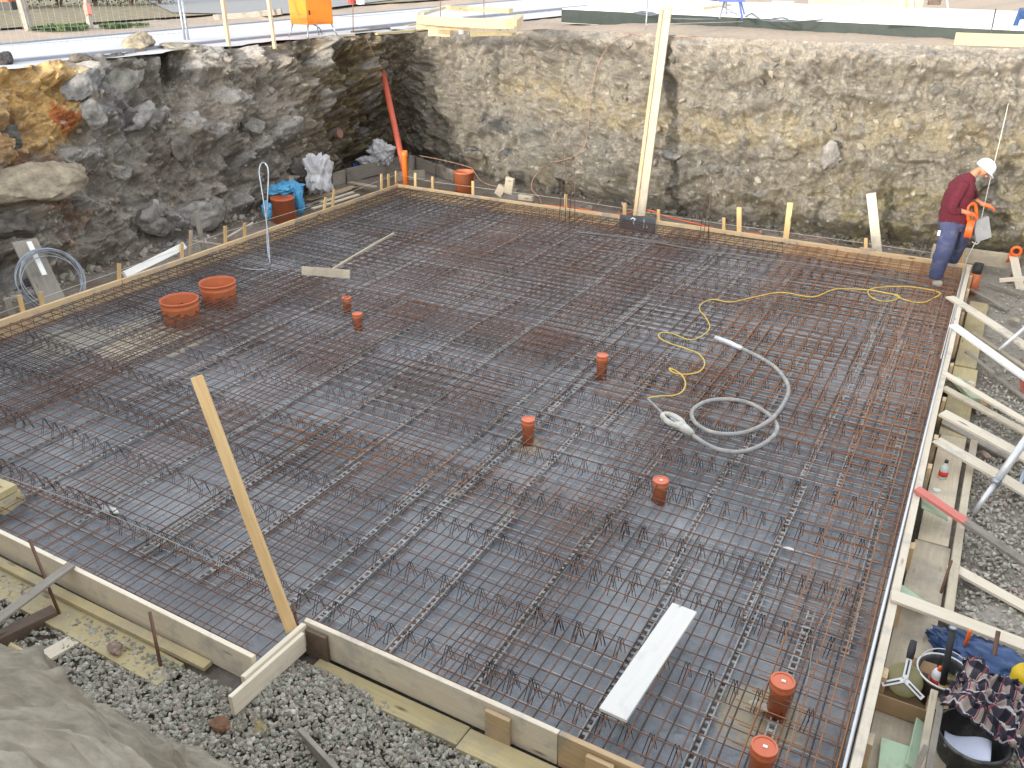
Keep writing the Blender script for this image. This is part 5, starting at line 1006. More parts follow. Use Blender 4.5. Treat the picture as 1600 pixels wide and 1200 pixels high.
for (u0, v0, u1, v1, w_, m_, lab) in ((1432, 1230, 1460, 1080, .04, 'wood_pale', 'pale split post nearest the box'), (1446, 1230, 1470, 1098, .035, 'wood_grey', 'brown split post right of the pale one'), (1418, 1230, 1448, 1165, .03, 'wood_grey', 'thin round stick at the bottom edge by the posts'), (1440, 1090, 1446, 1050, .035, 'wood_dark', 'dark stake left of the black bucket')):
    a = P(u0, v0, -.12); b = P(u1, v1, .06) if u0 != 1440 else atd(u1, v1, depth(P(u0, v0, -.2))); plank('split_post', a if u0 != 1440 else P(u0, v0, -.2), b, w_, w_*.8, m_, lab, 'post', 'posts beside the mortar tub', nrm=(0, -1, .3), warp=0)

# ================================================================ UPPER LEVEL
def sheet(name, pts, z, mat, n=1):
    # flat polygon sheet following ground height zg(x)
    return None
def ribbon(name, xl, xr, ya, yb, dz, mat, thick=.03, ny=60, nx=10, kind='structure'):
    X = np.zeros((nx+1, ny+1, 3))
    for i_ in range(nx+1):
        for j_ in range(ny+1):
            y = ya+(yb-ya)*j_/ny; x = (xl(y) if callable(xl) else xl)+((xr(y) if callable(xr) else xr)-(xl(y) if callable(xl) else xl))*i_/nx; X[i_, j_] = (x, y, zg(x)+dz)
    o = mk(name, MB().grid(X), mat, origin=X[0, 0]); return tag(o, kind=kind)
road_l = lambda y: -6.35-.05*(y+5)*.6 if y < 30 else -8.2
ribbon('road', lambda y: -6.2-.07*max(0, y+3.4), lambda y: -3.08+.02*max(0, y), -40, 60, .012, 'asphalt')
ribbon('pavement', -2.95, lambda y: -2.32+.05*max(0, y+2)+.10*math.sin(y*3.1)+.06*math.sin(y*7.7+1), -14, 3.0, .03, 'asphalt', ny=80)
ribbon('road', -3.05, lambda y: -1.7+.03*max(0, y-3), 3.4, 40, .009, 'asphalt')
mb = MB(); mb.box((-3.02, -3, 2.515), (.14, 36, .11)); tag(mk('kerb', mb, 'kerb', origin=(-3, -3, 2.5)), kind='structure')
mb = MB()
for i_ in range(40): y = -20+i_*1.5; x = -6.28-.07*max(0, y+3.4); mb.box((x, y, 2.51), (.16, 1.49, .06), Matrix.Rotation(.07 if y > -3.4 else 0, 3, 'Z'))
tag(mk('kerb', mb, 'kerb', origin=(-6, -3, 2.5)), kind='structure')
M['gravelbed'] = plain('grey gravel bed', (.30, .30, .29), (.22, .22, .22), .95, scale=30, bumps=1.0, bscale=90)
M['grass'] = plain('rough verge', (.15, .13, .065), (.27, .21, .13), .95, scale=3, bumps=.6, dirt=(.13, .12, .06))
X = np.array([[(-9.6-.1*i_*1, -20+i_*3.0, zg(-9)+.02) for i_ in range(14)], [(-60, -20+i_*3.0, zg(-9)+.03) for i_ in range(14)]])
tag(mk('verge', MB().grid(X), 'grass', origin=(-20, 0, 2.5)), kind='structure')
a_ = [PG(270, 22), PG(430, 26), PG(560, 8), PG(690, -8)]; b_ = [q+A3((-14, 10, 0)) for q in a_]
for q in a_+b_: q[2] = zg(q[0])+.045
tag(mk('gravel_bed', MB().grid(np.array([a_, b_])), 'gravelbed', origin=a_[0]), kind='structure')
# tufts of weeds along the verge
def tuft(c, s_, n_, seed, label, cols=((.07, .12, .04), (.10, .15, .05))):
    rng = np.random.default_rng(seed); V = []; Fc = []; T = []
    for i_ in range(n_):
        a = rng.uniform(0, 6.28); r_ = s_*math.sqrt(rng.uniform(0, 1)); b = A3((r_*math.cos(a), r_*math.sin(a), 0)); h = rng.uniform(.04, .14)*s_*2.2; l = A3((rng.normal(0, .4), rng.normal(0, .4), 1))*h; w_ = A3((math.cos(a*3), math.sin(a*3), 0))*.02*(1+s_)
        k_ = len(V); V += [b-w_, b+w_, b+l*.6+w_*1.3, b+l]; Fc.append((k_, k_+1, k_+2, k_+3)); T += [np.array(cols[i_ % 2])*rng.uniform(.7, 1.4)]*4
    o = fastmesh('weed_tuft', np.array(V), np.array(Fc), 'leaf', np.array(T)); o.location = tuple(c); return tag(o, label, 'weeds', 'weed tufts by the road')
tuft(PG(180, 42), .35, 400, 1, 'green weed tuft beside the red banded post'); tuft(PG(105, 46), .45, 300, 2, 'low weeds between the two wooden posts'); tuft(PG(216, 40), .25, 160, 3, 'small weed tuft right of the red banded post'); tuft(PG(70, 47), .3, 150, 4, 'sparse weeds at the foot of the left wooden post')
# shrubs beyond the verge
def shrub(c, w_, h_, seed, label, dark=1.0):
    rng = np.random.default_rng(seed); e = empty('shrub', c, label, 'shrub', 'shrubs beyond the road'); mb = MB(); tips = []
    for i_ in range(9):
        a = rng.uniform(0, 6.28); t = A3(c)+A3((math.cos(a)*w_*rng.uniform(.2, .8), math.sin(a)*w_*rng.uniform(.2, .8), h_*rng.uniform(.5, .95))); m_ = (A3(c)+t)/2+A3((0, 0, h_*.1)); mb.tube([A3(c), m_, t], [.03, .018, .006], 5); tips += [m_, t]
    mk('branches', mb, 'wood_dark', e)
    n_ = 2600; ctr = np.array(tips)[rng.integers(0, len(tips), n_)]+rng.normal(0, 1, (n_, 3))*np.array([w_*.24, w_*.24, h_*.16]); ctr[:, 2] = np.maximum(ctr[:, 2], c[2]+.03)
    d1 = rng.normal(0, 1, (n_, 3)); d1 /= np.linalg.norm(d1, axis=1)[:, None]; d2 = np.cross(d1, rng.normal(0, 1, (n_, 3))); d2 /= np.linalg.norm(d2, axis=1)[:, None]; s_ = rng.uniform(.03, .07, n_)[:, None]
    V = np.stack([ctr-d1*s_, ctr+d2*s_*.5, ctr+d1*s_, ctr-d2*s_*.5], 1).reshape(-1, 3)-A3(c); T = np.repeat(np.array([(.05, .07, .025), (.09, .09, .035), (.12, .10, .05), (.035, .05, .02)])[rng.integers(0, 4, n_)]*rng.uniform(.6, 1.3, n_)[:, None]*dark, 4, 0)
    o = fastmesh('crown', V, np.arange(n_*4).reshape(-1, 4), 'leaf', T); o.parent = e
for k_, (u, w_, h_, d_) in enumerate(((-40, 1.3, 1.9, 'leftmost shrub, at the picture edge'), (30, 1.1, 1.4, 'shrub behind the left wooden post'), (95, 1.0, 1.6, 'shrub between the two wooden posts'), (150, 1.1, 1.3, 'shrub behind the red banded post'), (205, 1.1, 1.7, 'shrub left of the metal fence pole'), (250, 1.0, 1.4, 'rightmost dark shrub before the gravel'))):
    c = PG(u, 13-.02*u); shrub(c, w_, h_, 40+k_, d_)
# orange thing (excavator arm corner) left
c = PG(12, 16); e = empty('orange_machine_part', c, 'rusty orange machine part at the far left corner', 'machine'); mk('machine_body', MB().box(c+A3((-.3, 0, .45)), (1.0, .5, .7), Matrix.Rotation(.3, 3, 'Z')), plain('orange machine paint', (.50, .13, .03), (.4, .1, .03), .6), e); mk('track', MB().box(c+A3((-.3, 0, .12)), (1.3, .6, .26), Matrix.Rotation(.3, 3, 'Z')), 'black', e)
# wooden posts
def wpost(ub, vb, ut, vt, w_, mat, label, extra=None):
    b = PG(ub, vb); dd = depth(b); t = atd(ut, vt, dd); t2 = b+(t-b)*1.6; e = empty('wooden_post', b, label, 'wooden post', 'wooden posts by the road'); plank('post_shaft', b-A3((0, 0, .05)), t2, w_, w_*.8, mat, nrm=(0, -1, 0), parent=e, warp=0)
    if extra: a, c = atd(*extra[0], dd-.01), atd(*extra[1], dd-.01); plank('red_band', a, c, w_*1.12, w_*.92, 'wood_red', nrm=(0, -1, 0), parent=e, warp=0)
wpost(46, 46, 30, -10, .17, 'wood_grey', 'leaning grey wooden post at the far left by the road'); wpost(141, 43, 134, -8, .12, 'wood_grey', 'grey wooden post with a red band by the road', ((135, 7), (139, 24)))
wpost(358, 74, 347, -6, .065, 'wood_form', 'brown and pale stake on the rim near the metal pole'); wpost(429, 72, 419, -4, .06, 'wood_form', 'brown stake on the rim left of the orange cabinet')
b = PG(429, 72); dd = depth(b); plank('rail_board', atd(334, 27, dd+1.6), atd(440, 18, dd-.0), .10, .03, 'wood_grey', 'weathered rail board behind the stake near the orange cabinet', 'rail board', nrm=(0, -1, 0))
# fence poles + fence panel
b = PG(289, 63); dd = depth(b); e = empty('fence_panel', b, 'mobile construction fence panel with double metal pole at the left rim', 'fence')
mk('pole', MB().tube([b, atd(279, 0, dd), atd(268, -70, dd)], .021, 10), 'galv', e, True); mk('pole', MB().tube([b+A3((.07, .03, 0)), atd(284, 0, dd), atd(272, -70, dd)], .021, 10), 'galv', e, True)
a = PG(290, 64)+A3((0, 0, .1)); a2 = PG(-60, 93)+A3((0, 0, .1)); mb = MB(); n_ = 36
for i_ in range(n_): q = a+(a2-a)*i_/(n_-1); mb.tube([q, q+A3((0, 0, 1.9))], .0025, 4, cap=False)
for z_ in np.linspace(.05, 1.85, 9): mb.tube([a+A3((0, 0, z_)), a2+A3((0, 0, z_))], .0025, 4, cap=False)
mk('wire_mesh', mb, 'galv', e)
# orange cabinet
b = PG(490, 60); c = b+A3((0, 0, 0)); Rz = Matrix.Rotation(math.radians(-16), 3, 'Z'); Rn = np.array(Rz); e = empty('power_cabinet', c, 'orange site power distribution box on thin metal legs', 'power cabinet')
W_, D_, H_ = .60, .60, 1.1; hz = .27
mk('cabinet_body', MB().box(c+A3((0, 0, hz+H_/2)), (W_, D_, H_), Rn), 'cab_orange', e).modifiers.new('b', 'BEVEL').width = .01
fx = Rn@A3((0, -1, 0)); rx = Rn@A3((1, 0, 0))
mk('cabinet_door', MB().box(c+A3((0, 0, hz+H_/2))+rx*(W_/2+.006), (.01, D_-.06, H_-.08), Rn), 'cab_orange', e); mk('cabinet_roof', MB().box(c+A3((0, 0, hz+H_+.012)), (W_+.08, D_+.08, .02), Rn), 'cab_orange', e)
mk('sticker', MB().box(c+A3((0, 0, hz+.58))+rx*(W_/2+.014)-fx*.0, (.003, .26, .16), Rn), 'sticker', e); mk('door_handle', MB().box(c+A3((0, 0, hz+.22))+rx*(W_/2+.02)+fx*.24, (.02, .02, .08), Rn), 'black', e); mk('vent_slot', MB().box(c+A3((0, 0, hz+.5))+fx*(D_/2+.004), (.16, .008, .03), Rn), 'rust_orange', e)
for sx in (-1, 1):
    for sy in (-1, 1):
        t = c+rx*sx*(W_/2-.03)+fx*sy*(D_/2-.03)+A3((0, 0, hz)); g = c+rx*sx*(W_/2+.05)+fx*sy*(D_/2+.06); mk('leg', MB().tube([t, g], .014, 8), 'galv', e, True)
stringline('cabinet_cable', spline([c+A3((0, -.1, .3)), PG(500, 52)+A3((0, 0, .1)), PG(502, 60), PG(480, 66), PG(462, 63), PG(445, 67)], 6), .012, 'black', 'black cable running out under the orange cabinet', 'cable')
# timber stack
e0 = PG(655, 50); g_ = 'timbers stacked on the far rim'
def hb(u0, v0, u1, v1, w_, t, mat, label, dz=.1, g='timbers stacked on the far rim'):
    a, b = PG(u0, v0, dz), PG(u1, v1, dz); return plank('stacked_timber', a, b, w_, t, mat, label, 'timber', g, nrm=(0, 0, 1))
hb(656, 31, 796, 37, .14, .14, 'wood_yellow', 'thick yellow beam on top of the rim timber stack', .36)
hb(700, 12, 798, 17, .14, .10, 'wood_yellow', 'rear yellow beam on the rim timber stack', .38)
hb(658, 22, 700, 10, .14, .06, 'wood_pale', 'slanting board at the left rear of the timber stack', .34)
hb(655, 42, 740, 44, .14, .09, 'wood_form', 'brown beam in the middle layer of the timber stack', .22)
hb(737, 44, 802, 46, .14, .09, 'wood_pale', 'pale beam at the right of the middle layer', .22)
hb(672, 51, 706, 52, .14, .12, 'wood_form', 'left bearer block beneath the timber stack', .07)
hb(738, 52, 803, 50, .14, .12, 'wood_yellow', 'right bearer beneath the timber stack', .07)
hb(800, 42, 812, 30, .16, .20, 'wood_form', 'beam end closing the stack on the right', .22)
hb(552, 50, 606, 44, .14, .04, 'wood_dark', 'dark board lying on the rim left of the timber stack', .04); hb(587, 53, 676, 44, .08, .04, 'wood_yellow', 'thin yellow lath lying on the rim left of the timber stack', .06); hb(636, 40, 655, 37, .10, .03, 'wood_yellow', 'short pale lath end left of the timber stack', .08)
hb(512, 57, 552, 54, .12, .04, 'wood_pale', 'pale board scrap right of the orange cabinet', .03)
c = PG(726, 51, 0)+A3((.1, -.35, 0)); e = empty('white_clamp', c, 'white angled bracket standing in front of the timber stack', 'bracket'); mk('bracket_arm', MB().box(c+A3((-.03, 0, .27)), (.22, .08, .10)), 'white', e); mk('bracket_leg', MB().box(c+A3((.04, 0, .11)), (.08, .07, .215)), 'white', e)
for (u0, v0, u1, v1, lab) in ((692, 52, 688, -20, 'thin iron pin in front of the timber stack, left'), (760, 51, 756, -20, 'thin iron pin in front of the timber stack, right'), (556, 52, 551, -20, 'thin iron pin on the rim right of the orange cabinet')):
    b = PG(u0, v0)+A3((0, -.1, 0)); bar('iron_pin', [b-A3((0, 0, .1)), atd(u1, v1, depth(b))], .010, 'rust', lab, 'iron pin', 'iron pins on the rim', 6)
b = PG(1009, 43); bar('iron_pin', [b-A3((0, 0, .1)), atd(1014, -20, depth(b))], .016, 'galv', 'grey metal rod standing left of the leaning timber top', 'iron pin', 'iron pins on the rim', 6)
b = PG(1545, 70); bar('iron_pin', [b-A3((0, 0, .1)), atd(1556, 14, depth(b))], .012, 'rust_dark', 'dark iron pin in front of the yellow beam at the right', 'iron pin', 'iron pins on the rim', 6)
stringline('string_line', [atd(400, 18, depth(PG(429, 72))), atd(553, 26, depth(PG(556, 52))), atd(688, 14, depth(PG(692, 52))), atd(756, 5, depth(PG(760, 51)))], .004, 'string_grey', 'thin cord strung between the iron pins on the rim')
stringline('string_line', [atd(1010, 18+20, depth(PG(1009, 43))), atd(1300, 30, 17.5), atd(1556, 19, depth(PG(1545, 70))), atd(1625, 15, 19)], .004, 'string_grey', 'thin grey cord strung across in front of the white slab')
# neighbouring slab
fl0, fl1 = PG(878, 38), PG(1492, 58); zt = 2.7+.17
fl0[2] = fl1[2] = 0
bl0, bl1 = P(1000, 3, zt), P(1590, 17, zt); br = P(1590, 17, zt); rr = P(1579, 47, zt)
poly = [fl0, A3((rr[0]+.3, fl1[1]+(rr[0]+.3-fl1[0])*((fl1[1]-fl0[1])/(fl1[0]-fl0[0])), 0)), A3((br[0], br[1], 0)), A3((bl0[0]-.2, br[1]+2.5, 0))]
e = empty('concrete_slab', (fl0[0], fl0[1], 2.7), 'neighbouring white concrete floor slab with a black coated edge', 'concrete slab')
def prism(poly, z0, z1):
    n_ = len(poly); V = [(q[0], q[1], z0) for q in poly]+[(q[0], q[1], z1) for q in poly]; return MB().add(V, [tuple(range(n_))[::-1], tuple(range(n_, 2*n_))]+[(i_, (i_+1) % n_, n_+(i_+1) % n_, n_+i_) for i_ in range(n_)])
mk('slab_top', prism(poly, 2.55, zt), 'slab_white', e)
d_ = (poly[1]-poly[0])/np.linalg.norm(poly[1]-poly[0]); nn_ = A3((d_[1], -d_[0], 0)); mk('coated_edge', prism([poly[0]+nn_*.002-d_*.004, poly[1]+nn_*.002, poly[1]+nn_*.02, poly[0]+nn_*.02-d_*.004], 2.56, zt-.02), 'bitumen', e)
plank('edge_beam', PG(1492, 60, .13)+A3((0, -.05, 0)), PG(1640, 64, .13)+A3((0, -.05, 0)), .17, .05, 'wood_yellow', 'yellow beam set on edge along the right part of the white slab', 'beam', nrm=(0, -1, 0))
a, b = P(1262, 6, zt), P(1440, 13, zt); plank('rear_form', a+A3((0, .1, .1)), b+A3((0, .1, .1)), .30, .04, 'wood_form', 'tan form board standing at the rear of the white slab', 'board', nrm=(0, -1, 0))
a = P(1010, -4, zt); 
c = P(1220, 17, zt); tag(mk('concrete_block', MB().box(c+A3((0, .1, .10)), (.46, .24, .20), Matrix.Rotation(.1, 3, 'Z')), 'concrete', origin=c), 'rough grey concrete block standing on the white slab', 'concrete block')
# trestle
c = P(1145, 28, zt); e = empty('trestle', c, 'folding trestle with blue top standing on the white slab', 'trestle')
lg = [P(1124, 29, zt), P(1160, 30, zt), P(1135, 22, zt), P(1163, 22, zt)]; tpz = zt+.55; tl = atd(1132, 2, depth(lg[0])); tr_ = atd(1155, 2, depth(lg[1]))
for q, t in zip(lg, (tl, tr_, tl+A3((.02, .05, 0)), tr_+A3((.02, .05, 0)))): mk('leg', MB().tube([q, t], .02, 6), 'blue_paint' if q is lg[1] or q is lg[3] else 'galv', e)
mk('brace', MB().tube([lg[1]+(tr_-lg[1])*.1, tl+(lg[0]-tl)*.3], .012, 6), 'galv', e); mk('rung', MB().tube([lg[0]+(tl-lg[0])*.35, lg[1]+(tr_-lg[1])*.35], .010, 6), 'galv', e)
mk('trestle_top', MB().box((tl+tr_)/2+A3((0, 0, .04)), (.50, .22, .10), Matrix.Rotation(.3, 3, 'Z')), 'blue_paint', e)
for k_, (px, lab) in enumerate((([(1165, 26), (1175, 21), (1190, 31), (1215, 33), (1232, 32), (1225, 28), (1205, 30), (1230, 34), (1285, 31)], 'grey cable coil on the slab right of the trestle'), ([(1050, 29), (1090, 30), (1120, 30)], 'thin cable on the slab left of the trestle'), ([(990, 20), (1005, 18), (1025, 21), (1020, 24), (1000, 22), (992, 19), (1028, 23)], 'cable coil on the slab left of the leaning timber'))):
    stringline('slab_cable', spline([P(u, v, zt+.015) for u, v in px], 5), .014, 'plate', lab, 'cable')
plank('lath', P(1095, 13, zt+.03), P(1140, 7, zt+.03), .12, .05, 'wood_form', 'dark bundle of laths behind the trestle', 'lath'); plank('lath', P(1168, 16, zt+.02), P(1200, 18, zt+.02), .06, .03, 'wood_pale', 'thin lath right of the trestle', 'lath')
# white stand and screed bar on slab
c = P(1415, 30, zt); e = empty('white_stand', c, 'white twin legged stand on the white slab', 'stand'); dd = depth(P(1412, 12, zt))
for u in (1411, 1425): mk('leg', MB().tube([P(u, 13, zt), atd(u+2, -30, dd)], .035, 8), 'white', e, True)
c = P(1380, 36, zt); e = empty('screed_bar', c, 'long grey screed bar with handle lying on the slab', 'screed bar'); mk('bar', MB().box((P(1378, 36, zt+.03)+P(1488, 37, zt+.03))/2, (np.linalg.norm(P(1378, 36, zt+.03)-P(1488, 37, zt+.03)), .05, .04), Matrix.Rotation(math.atan2(*(P(1488, 37, zt)-P(1378, 36, zt))[[1, 0]]), 3, 'Z')), 'concrete', e); mk('handle', MB().tube([P(1484, 35, zt+.04), atd(1479, -5, depth(P(1484, 35, zt)))], .014, 6), 'concrete', e)
c = P(1598, 40, zt); e = empty('metal_frame', c, 'dark blue metal frame at the right edge of the white slab', 'metal frame'); dd = depth(c)
mk('frame_post', MB().tube([atd(1584, 46, dd), atd(1596, 14, dd)], .04, 8), 'dark_blue', e); mk('frame_post', MB().tube([atd(1612, 46, dd), atd(1610, 14, dd)], .04, 8), 'dark_blue', e); mk('frame_bar', MB().tube([atd(1592, 24, dd), atd(1640, 22, dd)], .07, 8), 'dark_blue', e); mk('frame_top', MB().tube([atd(1594, 16, dd), atd(1640, 13, dd)], .04, 8), 'plate', e)
tag(mk('stone_block', MB().box(P(1458, 8, zt)+A3((0, .2, .1)), (.3, .2, .2)), 'wood_dark', origin=P(1458, 8, zt)), 'dark brown block behind the rear of the white slab', 'block')
# far field beyond: pink-red barrier foot
c = PG(552, 8); e = empty('barrier_foot', c, 'red and white barrier foot on the verge behind the cabinet', 'barrier'); mk('foot', MB().box(c+A3((0, 0, .15)), (.16, .4, .3)), 'red', e); mk('white_part', MB().box(c+A3((.25, .1, .12)), (.2, .2, .2)), 'white', e)

# ================================================================ WORKER
def skinmesh(name, verts, edges, radii, root, mat, parent, lv=2, org=None):
    me = bpy.data.meshes.new(name); O = A3(org); me.from_pydata([tuple(A3(v)-O) for v in verts], edges, []); me.update(); o = bpy.data.objects.new(name, me); COL.objects.link(o)
    md = o.modifiers.new('skin', 'SKIN'); md.use_smooth_shade = True; md.branch_smoothing = .6
    sv = me.skin_vertices[0].data if me.skin_vertices else None
    if sv is None: 
        bpy.context.view_layer.update(); sv = me.skin_vertices[0].data
    for i_, r_ in enumerate(radii): sv[i_].radius = (r_, r_) if not isinstance(r_, tuple) else r_
    sv[root].use_root = True
    sb = o.modifiers.new('sub', 'SUBSURF'); sb.levels = lv; sb.render_levels = lv
    me.materials.append(M[mat])
    if parent is not None: o.parent = parent; o.matrix_basis = parent.matrix_world.inverted() @ Matrix.Translation(Vector(tuple(O))); o.matrix_world = Matrix.Translation(Vector(tuple(O)))
    else: o.matrix_basis = Matrix.Translation(Vector(tuple(O))); o.matrix_world = o.matrix_basis.copy()
    return o
FT = P(1462, 447, -.045); DF = depth(FT)
# vertical plane through the feet facing the camera; off = metres towards the far bank
hn = _f0
def Wp(u, v, off=0.0):
    d = ray(u, v); q0 = FT+hn*off; t = ((q0-CAM)@hn)/(d@hn); return CAM+d*t
footA = Wp(1457, 441); toeA = Wp(1471, 449, -.05); kneeA = Wp(1476, 393, .12); hipA = Wp(1486, 347, .25)
footB = Wp(1487, 408, .62); toeB = Wp(1497, 409, .62); kneeB = Wp(1494, 382, .5); hipB = Wp(1497, 348, .42)
pel = Wp(1491, 343, .33); waist = Wp(1492, 325, .33); chest = Wp(1501, 297, .33); neck = Wp(1520, 272, .33); headb = Wp(1528, 268, .32); head = Wp(1534, 268, .32); crown = Wp(1545, 260, .32)
shA = Wp(1505, 288, .18); shB = Wp(1515, 285, .5); elA = Wp(1487, 325, .10); wrA = Wp(1507, 331, .10); hdA = Wp(1516, 334, .12); elB = Wp(1523, 312, .55); wrB = Wp(1533, 318, .42); hdB = Wp(1542, 321, .36)
org = FT.copy()
bv = [pel, waist, chest, neck, headb, head, crown, shA, elA, wrA, hdA, shB, elB, wrB, hdB, hipA, kneeA, footA+A3((0, 0, .05)), toeA+A3((0, 0, .01)), hipB, kneeB, footB+A3((0, 0, .05)), toeB+A3((0, 0, .01)), Wp(1535, 273, .30), Wp(1540, 271, .30)]
be = [(0, 1), (1, 2), (2, 3), (3, 4), (4, 5), (5, 6), (2, 7), (7, 8), (8, 9), (9, 10), (2, 11), (11, 12), (12, 13), (13, 14), (0, 15), (15, 16), (16, 17), (17, 18), (0, 19), (19, 20), (20, 21), (21, 22), (5, 23)]
br_ = [.09, .09, .09, .055, .07, .095, .075, .045, .036, .030, .033, .045, .036, .030, .033, .06, .05, .045, .03, .06, .05, .045, .03, .045, .02]
bv = bv[:24]; br_ = br_[:24]
person = skinmesh('person', bv, be, br_, 0, 'skin', None, 2, org)
tag(person, 'worker in burgundy sweater, blue trousers and white cap bending over an orange reel', 'person')
# face details
nose = Wp(1533.5, 276, .24)
mid = lambda a, b, t=.5: a*(1-t)+b*t
def etube(mb, pts, rx, ry, n=20, k=4):
    """cloth tube with elliptical rings (rx across the view, ry along it), creased a little"""
    q = spline(pts, k); m = len(q); tx = np.linspace(0, len(pts)-1, m); RX = np.interp(tx, range(len(pts)), rx); RY = np.interp(tx, range(len(pts)), ry); V = []
    for i_ in range(m):
        t = q[min(i_+1, m-1)]-q[max(i_-1, 0)]; t = t/np.linalg.norm(t); b = hn-t*(hn@t); b /= np.linalg.norm(b); a = np.cross(b, t)
        for l in range(n):
            w_ = 2*math.pi*l/n; cr = 1+.035*math.sin(3*w_+i_*1.3)+.025*math.sin(i_*2.1+w_)
            V.append(q[i_]+a*RX[i_]*cr*math.cos(w_)+b*RY[i_]*cr*math.sin(w_))
    Fc = [(i_*n+l, i_*n+(l+1) % n, (i_+1)*n+(l+1) % n, (i_+1)*n+l) for i_ in range(m-1) for l in range(n)]+[tuple(range(n))[::-1], tuple((m-1)*n+l for l in range(n))]
    return mb.add(V, Fc)
mb = MB(); etube(mb, [Wp(1490, 350, .33), Wp(1490, 338, .33), Wp(1493, 322, .33), Wp(1499, 303, .33), Wp(1506, 289, .33), Wp(1513, 280, .33), Wp(1519, 275, .33)], [.165, .18, .175, .165, .145, .10, .062], [.18, .19, .19, .205, .20, .12, .07])
etube(mb, [Wp(1506, 288, .20), Wp(1497, 303, .13), Wp(1488, 320, .10), Wp(1489, 328, .10), Wp(1499, 330.5, .10)], [.075, .075, .07, .068, .046], [.075, .075, .07, .065, .046], 14)
etube(mb, [Wp(1512, 288, .48), Wp(1518, 298, .54), Wp(1523, 309, .54)], [.075, .065, .05], [.075, .065, .05], 14)
mk('sweater', mb, 'sweater', person, True)
mb = MB(); etube(mb, [Wp(1491, 334, .33), Wp(1489, 346, .33), Wp(1489, 358, .33)], [.165, .18, .16], [.17, .185, .17])
etube(mb, [Wp(1485, 348, .24), Wp(1481, 370, .18), Wp(1474, 393, .10), Wp(1467, 413, .04), Wp(1463, 428, .0), Wp(1462, 433, .0)], [.12, .122, .108, .098, .090, .085], [.11, .115, .10, .095, .085, .08])
etube(mb, [Wp(1497, 350, .42), Wp(1499, 368, .47), Wp(1497, 384, .52), Wp(1491, 398, .57), Wp(1488, 407, .6)], [.11, .11, .10, .09, .08], [.11, .11, .095, .09, .08])
mk('trousers', mb, 'trousers', person, True)
for ft, te in ((footA, toeA), (footB, toeB)): 
    skinmesh('shoe', [ft+A3((0, 0, .03)), mid(ft, te)+A3((0, 0, .03)), te+A3((0, 0, .02))], [(0, 1), (1, 2)], [(.065, .065), (.065, .06), (.055, .05)], 0, 'shoe', person, 2, org)
# cap: dome + visor, tipped forward
fdir = (crown-neck); fdir /= np.linalg.norm(fdir); side_ = RT
cc_ = Wp(1540, 262, .32); zc = mid(fdir, A3((0, 0, 1)), .35); zc /= np.linalg.norm(zc); yc_ = np.cross(zc, hn); yc_ /= np.linalg.norm(yc_); xc_ = np.cross(yc_, zc); Rc = np.array([xc_, yc_, zc]).T
mk('cap', MB().lathe([(.122, -.035), (.125, 0), (.118, .045), (.092, .085), (.05, .108), (.001, .114)], 24, cc_, Rc), 'cap_cloth', person, True)
vd = RT*.8-A3((0, 0, 1))*.75; vd /= np.linalg.norm(vd); mb = MB(); G_ = []
for i_ in range(7):
    row = []
    for j_ in range(9):
        a = (j_-4)/4*1.1; r_ = .10+.085*i_/6*math.cos(a*.8); n_ = hn; row.append(cc_+zc*-.02+vd*r_*math.cos(a)+n_*r_*math.sin(a)*.85-np.cross(vd, n_)*0)
    G_.append(row)
mb.grid(np.array(G_)); v_ = mk('cap_visor', mb, 'cap_cloth', person, True); v_.modifiers.new('s', 'SOLIDIFY').thickness = .006
mk('ear', MB().lathe([(.001, -.008), (.022, -.004), (.024, .004), (.001, .006)], 12, Wp(1529, 268, .22), np.array([A3((0, 0, 1)), RT, -hn]).T), 'skin', person, True)
mk('nose', MB().tube([Wp(1540, 274, .30), Wp(1542.5, 277, .30)], [.018, .012], 8), 'skin', person, True)
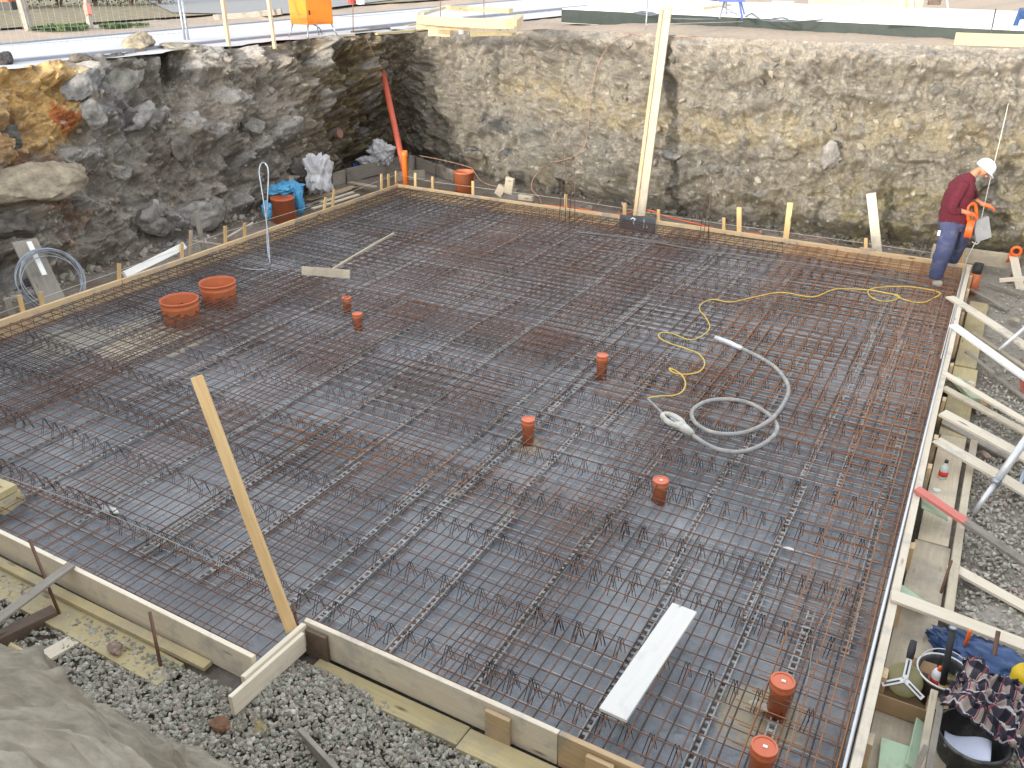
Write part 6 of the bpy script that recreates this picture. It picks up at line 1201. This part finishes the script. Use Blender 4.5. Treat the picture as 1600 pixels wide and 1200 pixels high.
# gloves with fingers
def glove(c, d, up_, name='glove'):
    d = d/np.linalg.norm(d); s_ = np.cross(d, up_); s_ /= np.linalg.norm(s_); u_ = np.cross(s_, d); V = [c-d*.05, c, c+d*.045]; E_ = [(0, 1), (1, 2)]; R_ = [.035, .042, .040]
    for k_, (o_, l_) in enumerate(((-.03, .075), (-.01, .085), (.01, .08), (.03, .065))):
        b_ = c+d*.05+s_*o_; i_ = len(V); V += [b_, b_+d*l_*.5-u_*.012, b_+d*l_*.7-u_*.045]; E_ += [(2, i_), (i_, i_+1), (i_+1, i_+2)]; R_ += [.014, .012, .010]
    i_ = len(V); V += [c+s_*-.045+d*.005-u_*.01, c+s_*-.06+d*.04-u_*.03]; E_ += [(1, i_), (i_, i_+1)]; R_ += [.015, .011]
    return skinmesh(name, V, E_, R_, 1, 'orange', person, 1, org)
glove(hdA+(hdA-wrA)*.2, RT*.9-A3((0, 0, .25)), A3((0, 0, 1))); glove(hdB+(hdB-wrB)*.1, RT*.8-hn*.3-A3((0, 0, .2)), A3((0, 0, 1)))
mk('key_tag', MB().box(Wp(1467, 364, .10), (.035, .008, .07), np.array([RT, hn, A3((0, 0, 1))]).T), 'sticker', person)
# reel held in hands
c = Wp(1515, 357, .16); e = empty('cable_reel', c, 'orange and grey reel held in the gloved hands of the worker', 'cable reel')
ax_ = RT*.85-hn*.5; ax_ /= np.linalg.norm(ax_); ux = A3((0, 0, 1))-ax_*ax_[2]; ux /= np.linalg.norm(ux); wx = np.cross(ax_, ux); Rr_ = np.array([ux, wx, ax_]).T
mk('drum', MB().lathe([(.001, -.04), (.12, -.045), (.135, -.035), (.12, -.02), (.125, 0), (.12, .02), (.135, .035), (.12, .045), (.001, .045)], 26, c, Rr_), 'orange', e, True)
pa = RT*.9+A3((0, 0, 1))*.35; pa /= np.linalg.norm(pa); pb = np.cross(hn, pa); mk('side_plate', MB().box(Wp(1534, 358, .22), (.20, .045, .30), np.array([pa, hn, pb]).T), 'plate_grey', e)
mk('carry_handle', MB().tube(spline([Wp(1513, 345, .16), Wp(1512, 325, .16), Wp(1517, 319, .18), Wp(1524, 321, .2), Wp(1526, 340, .2)], 5), .022, 8), 'orange', e, True)
mk('cord_loop', MB().tube(spline([Wp(1519, 378, .3), Wp(1527, 381, .3), Wp(1533, 370, .25), Wp(1533, 357, .2)], 5), .007, 6), 'string', e, True)

# ---------------------------------------------------------------- render settings
S.render.engine = 'CYCLES'; S.cycles.max_bounces = 5; S.cycles.diffuse_bounces = 3; S.cycles.glossy_bounces = 2; S.cycles.use_denoising = True
S.render.resolution_x = 1024; S.render.resolution_y = 768
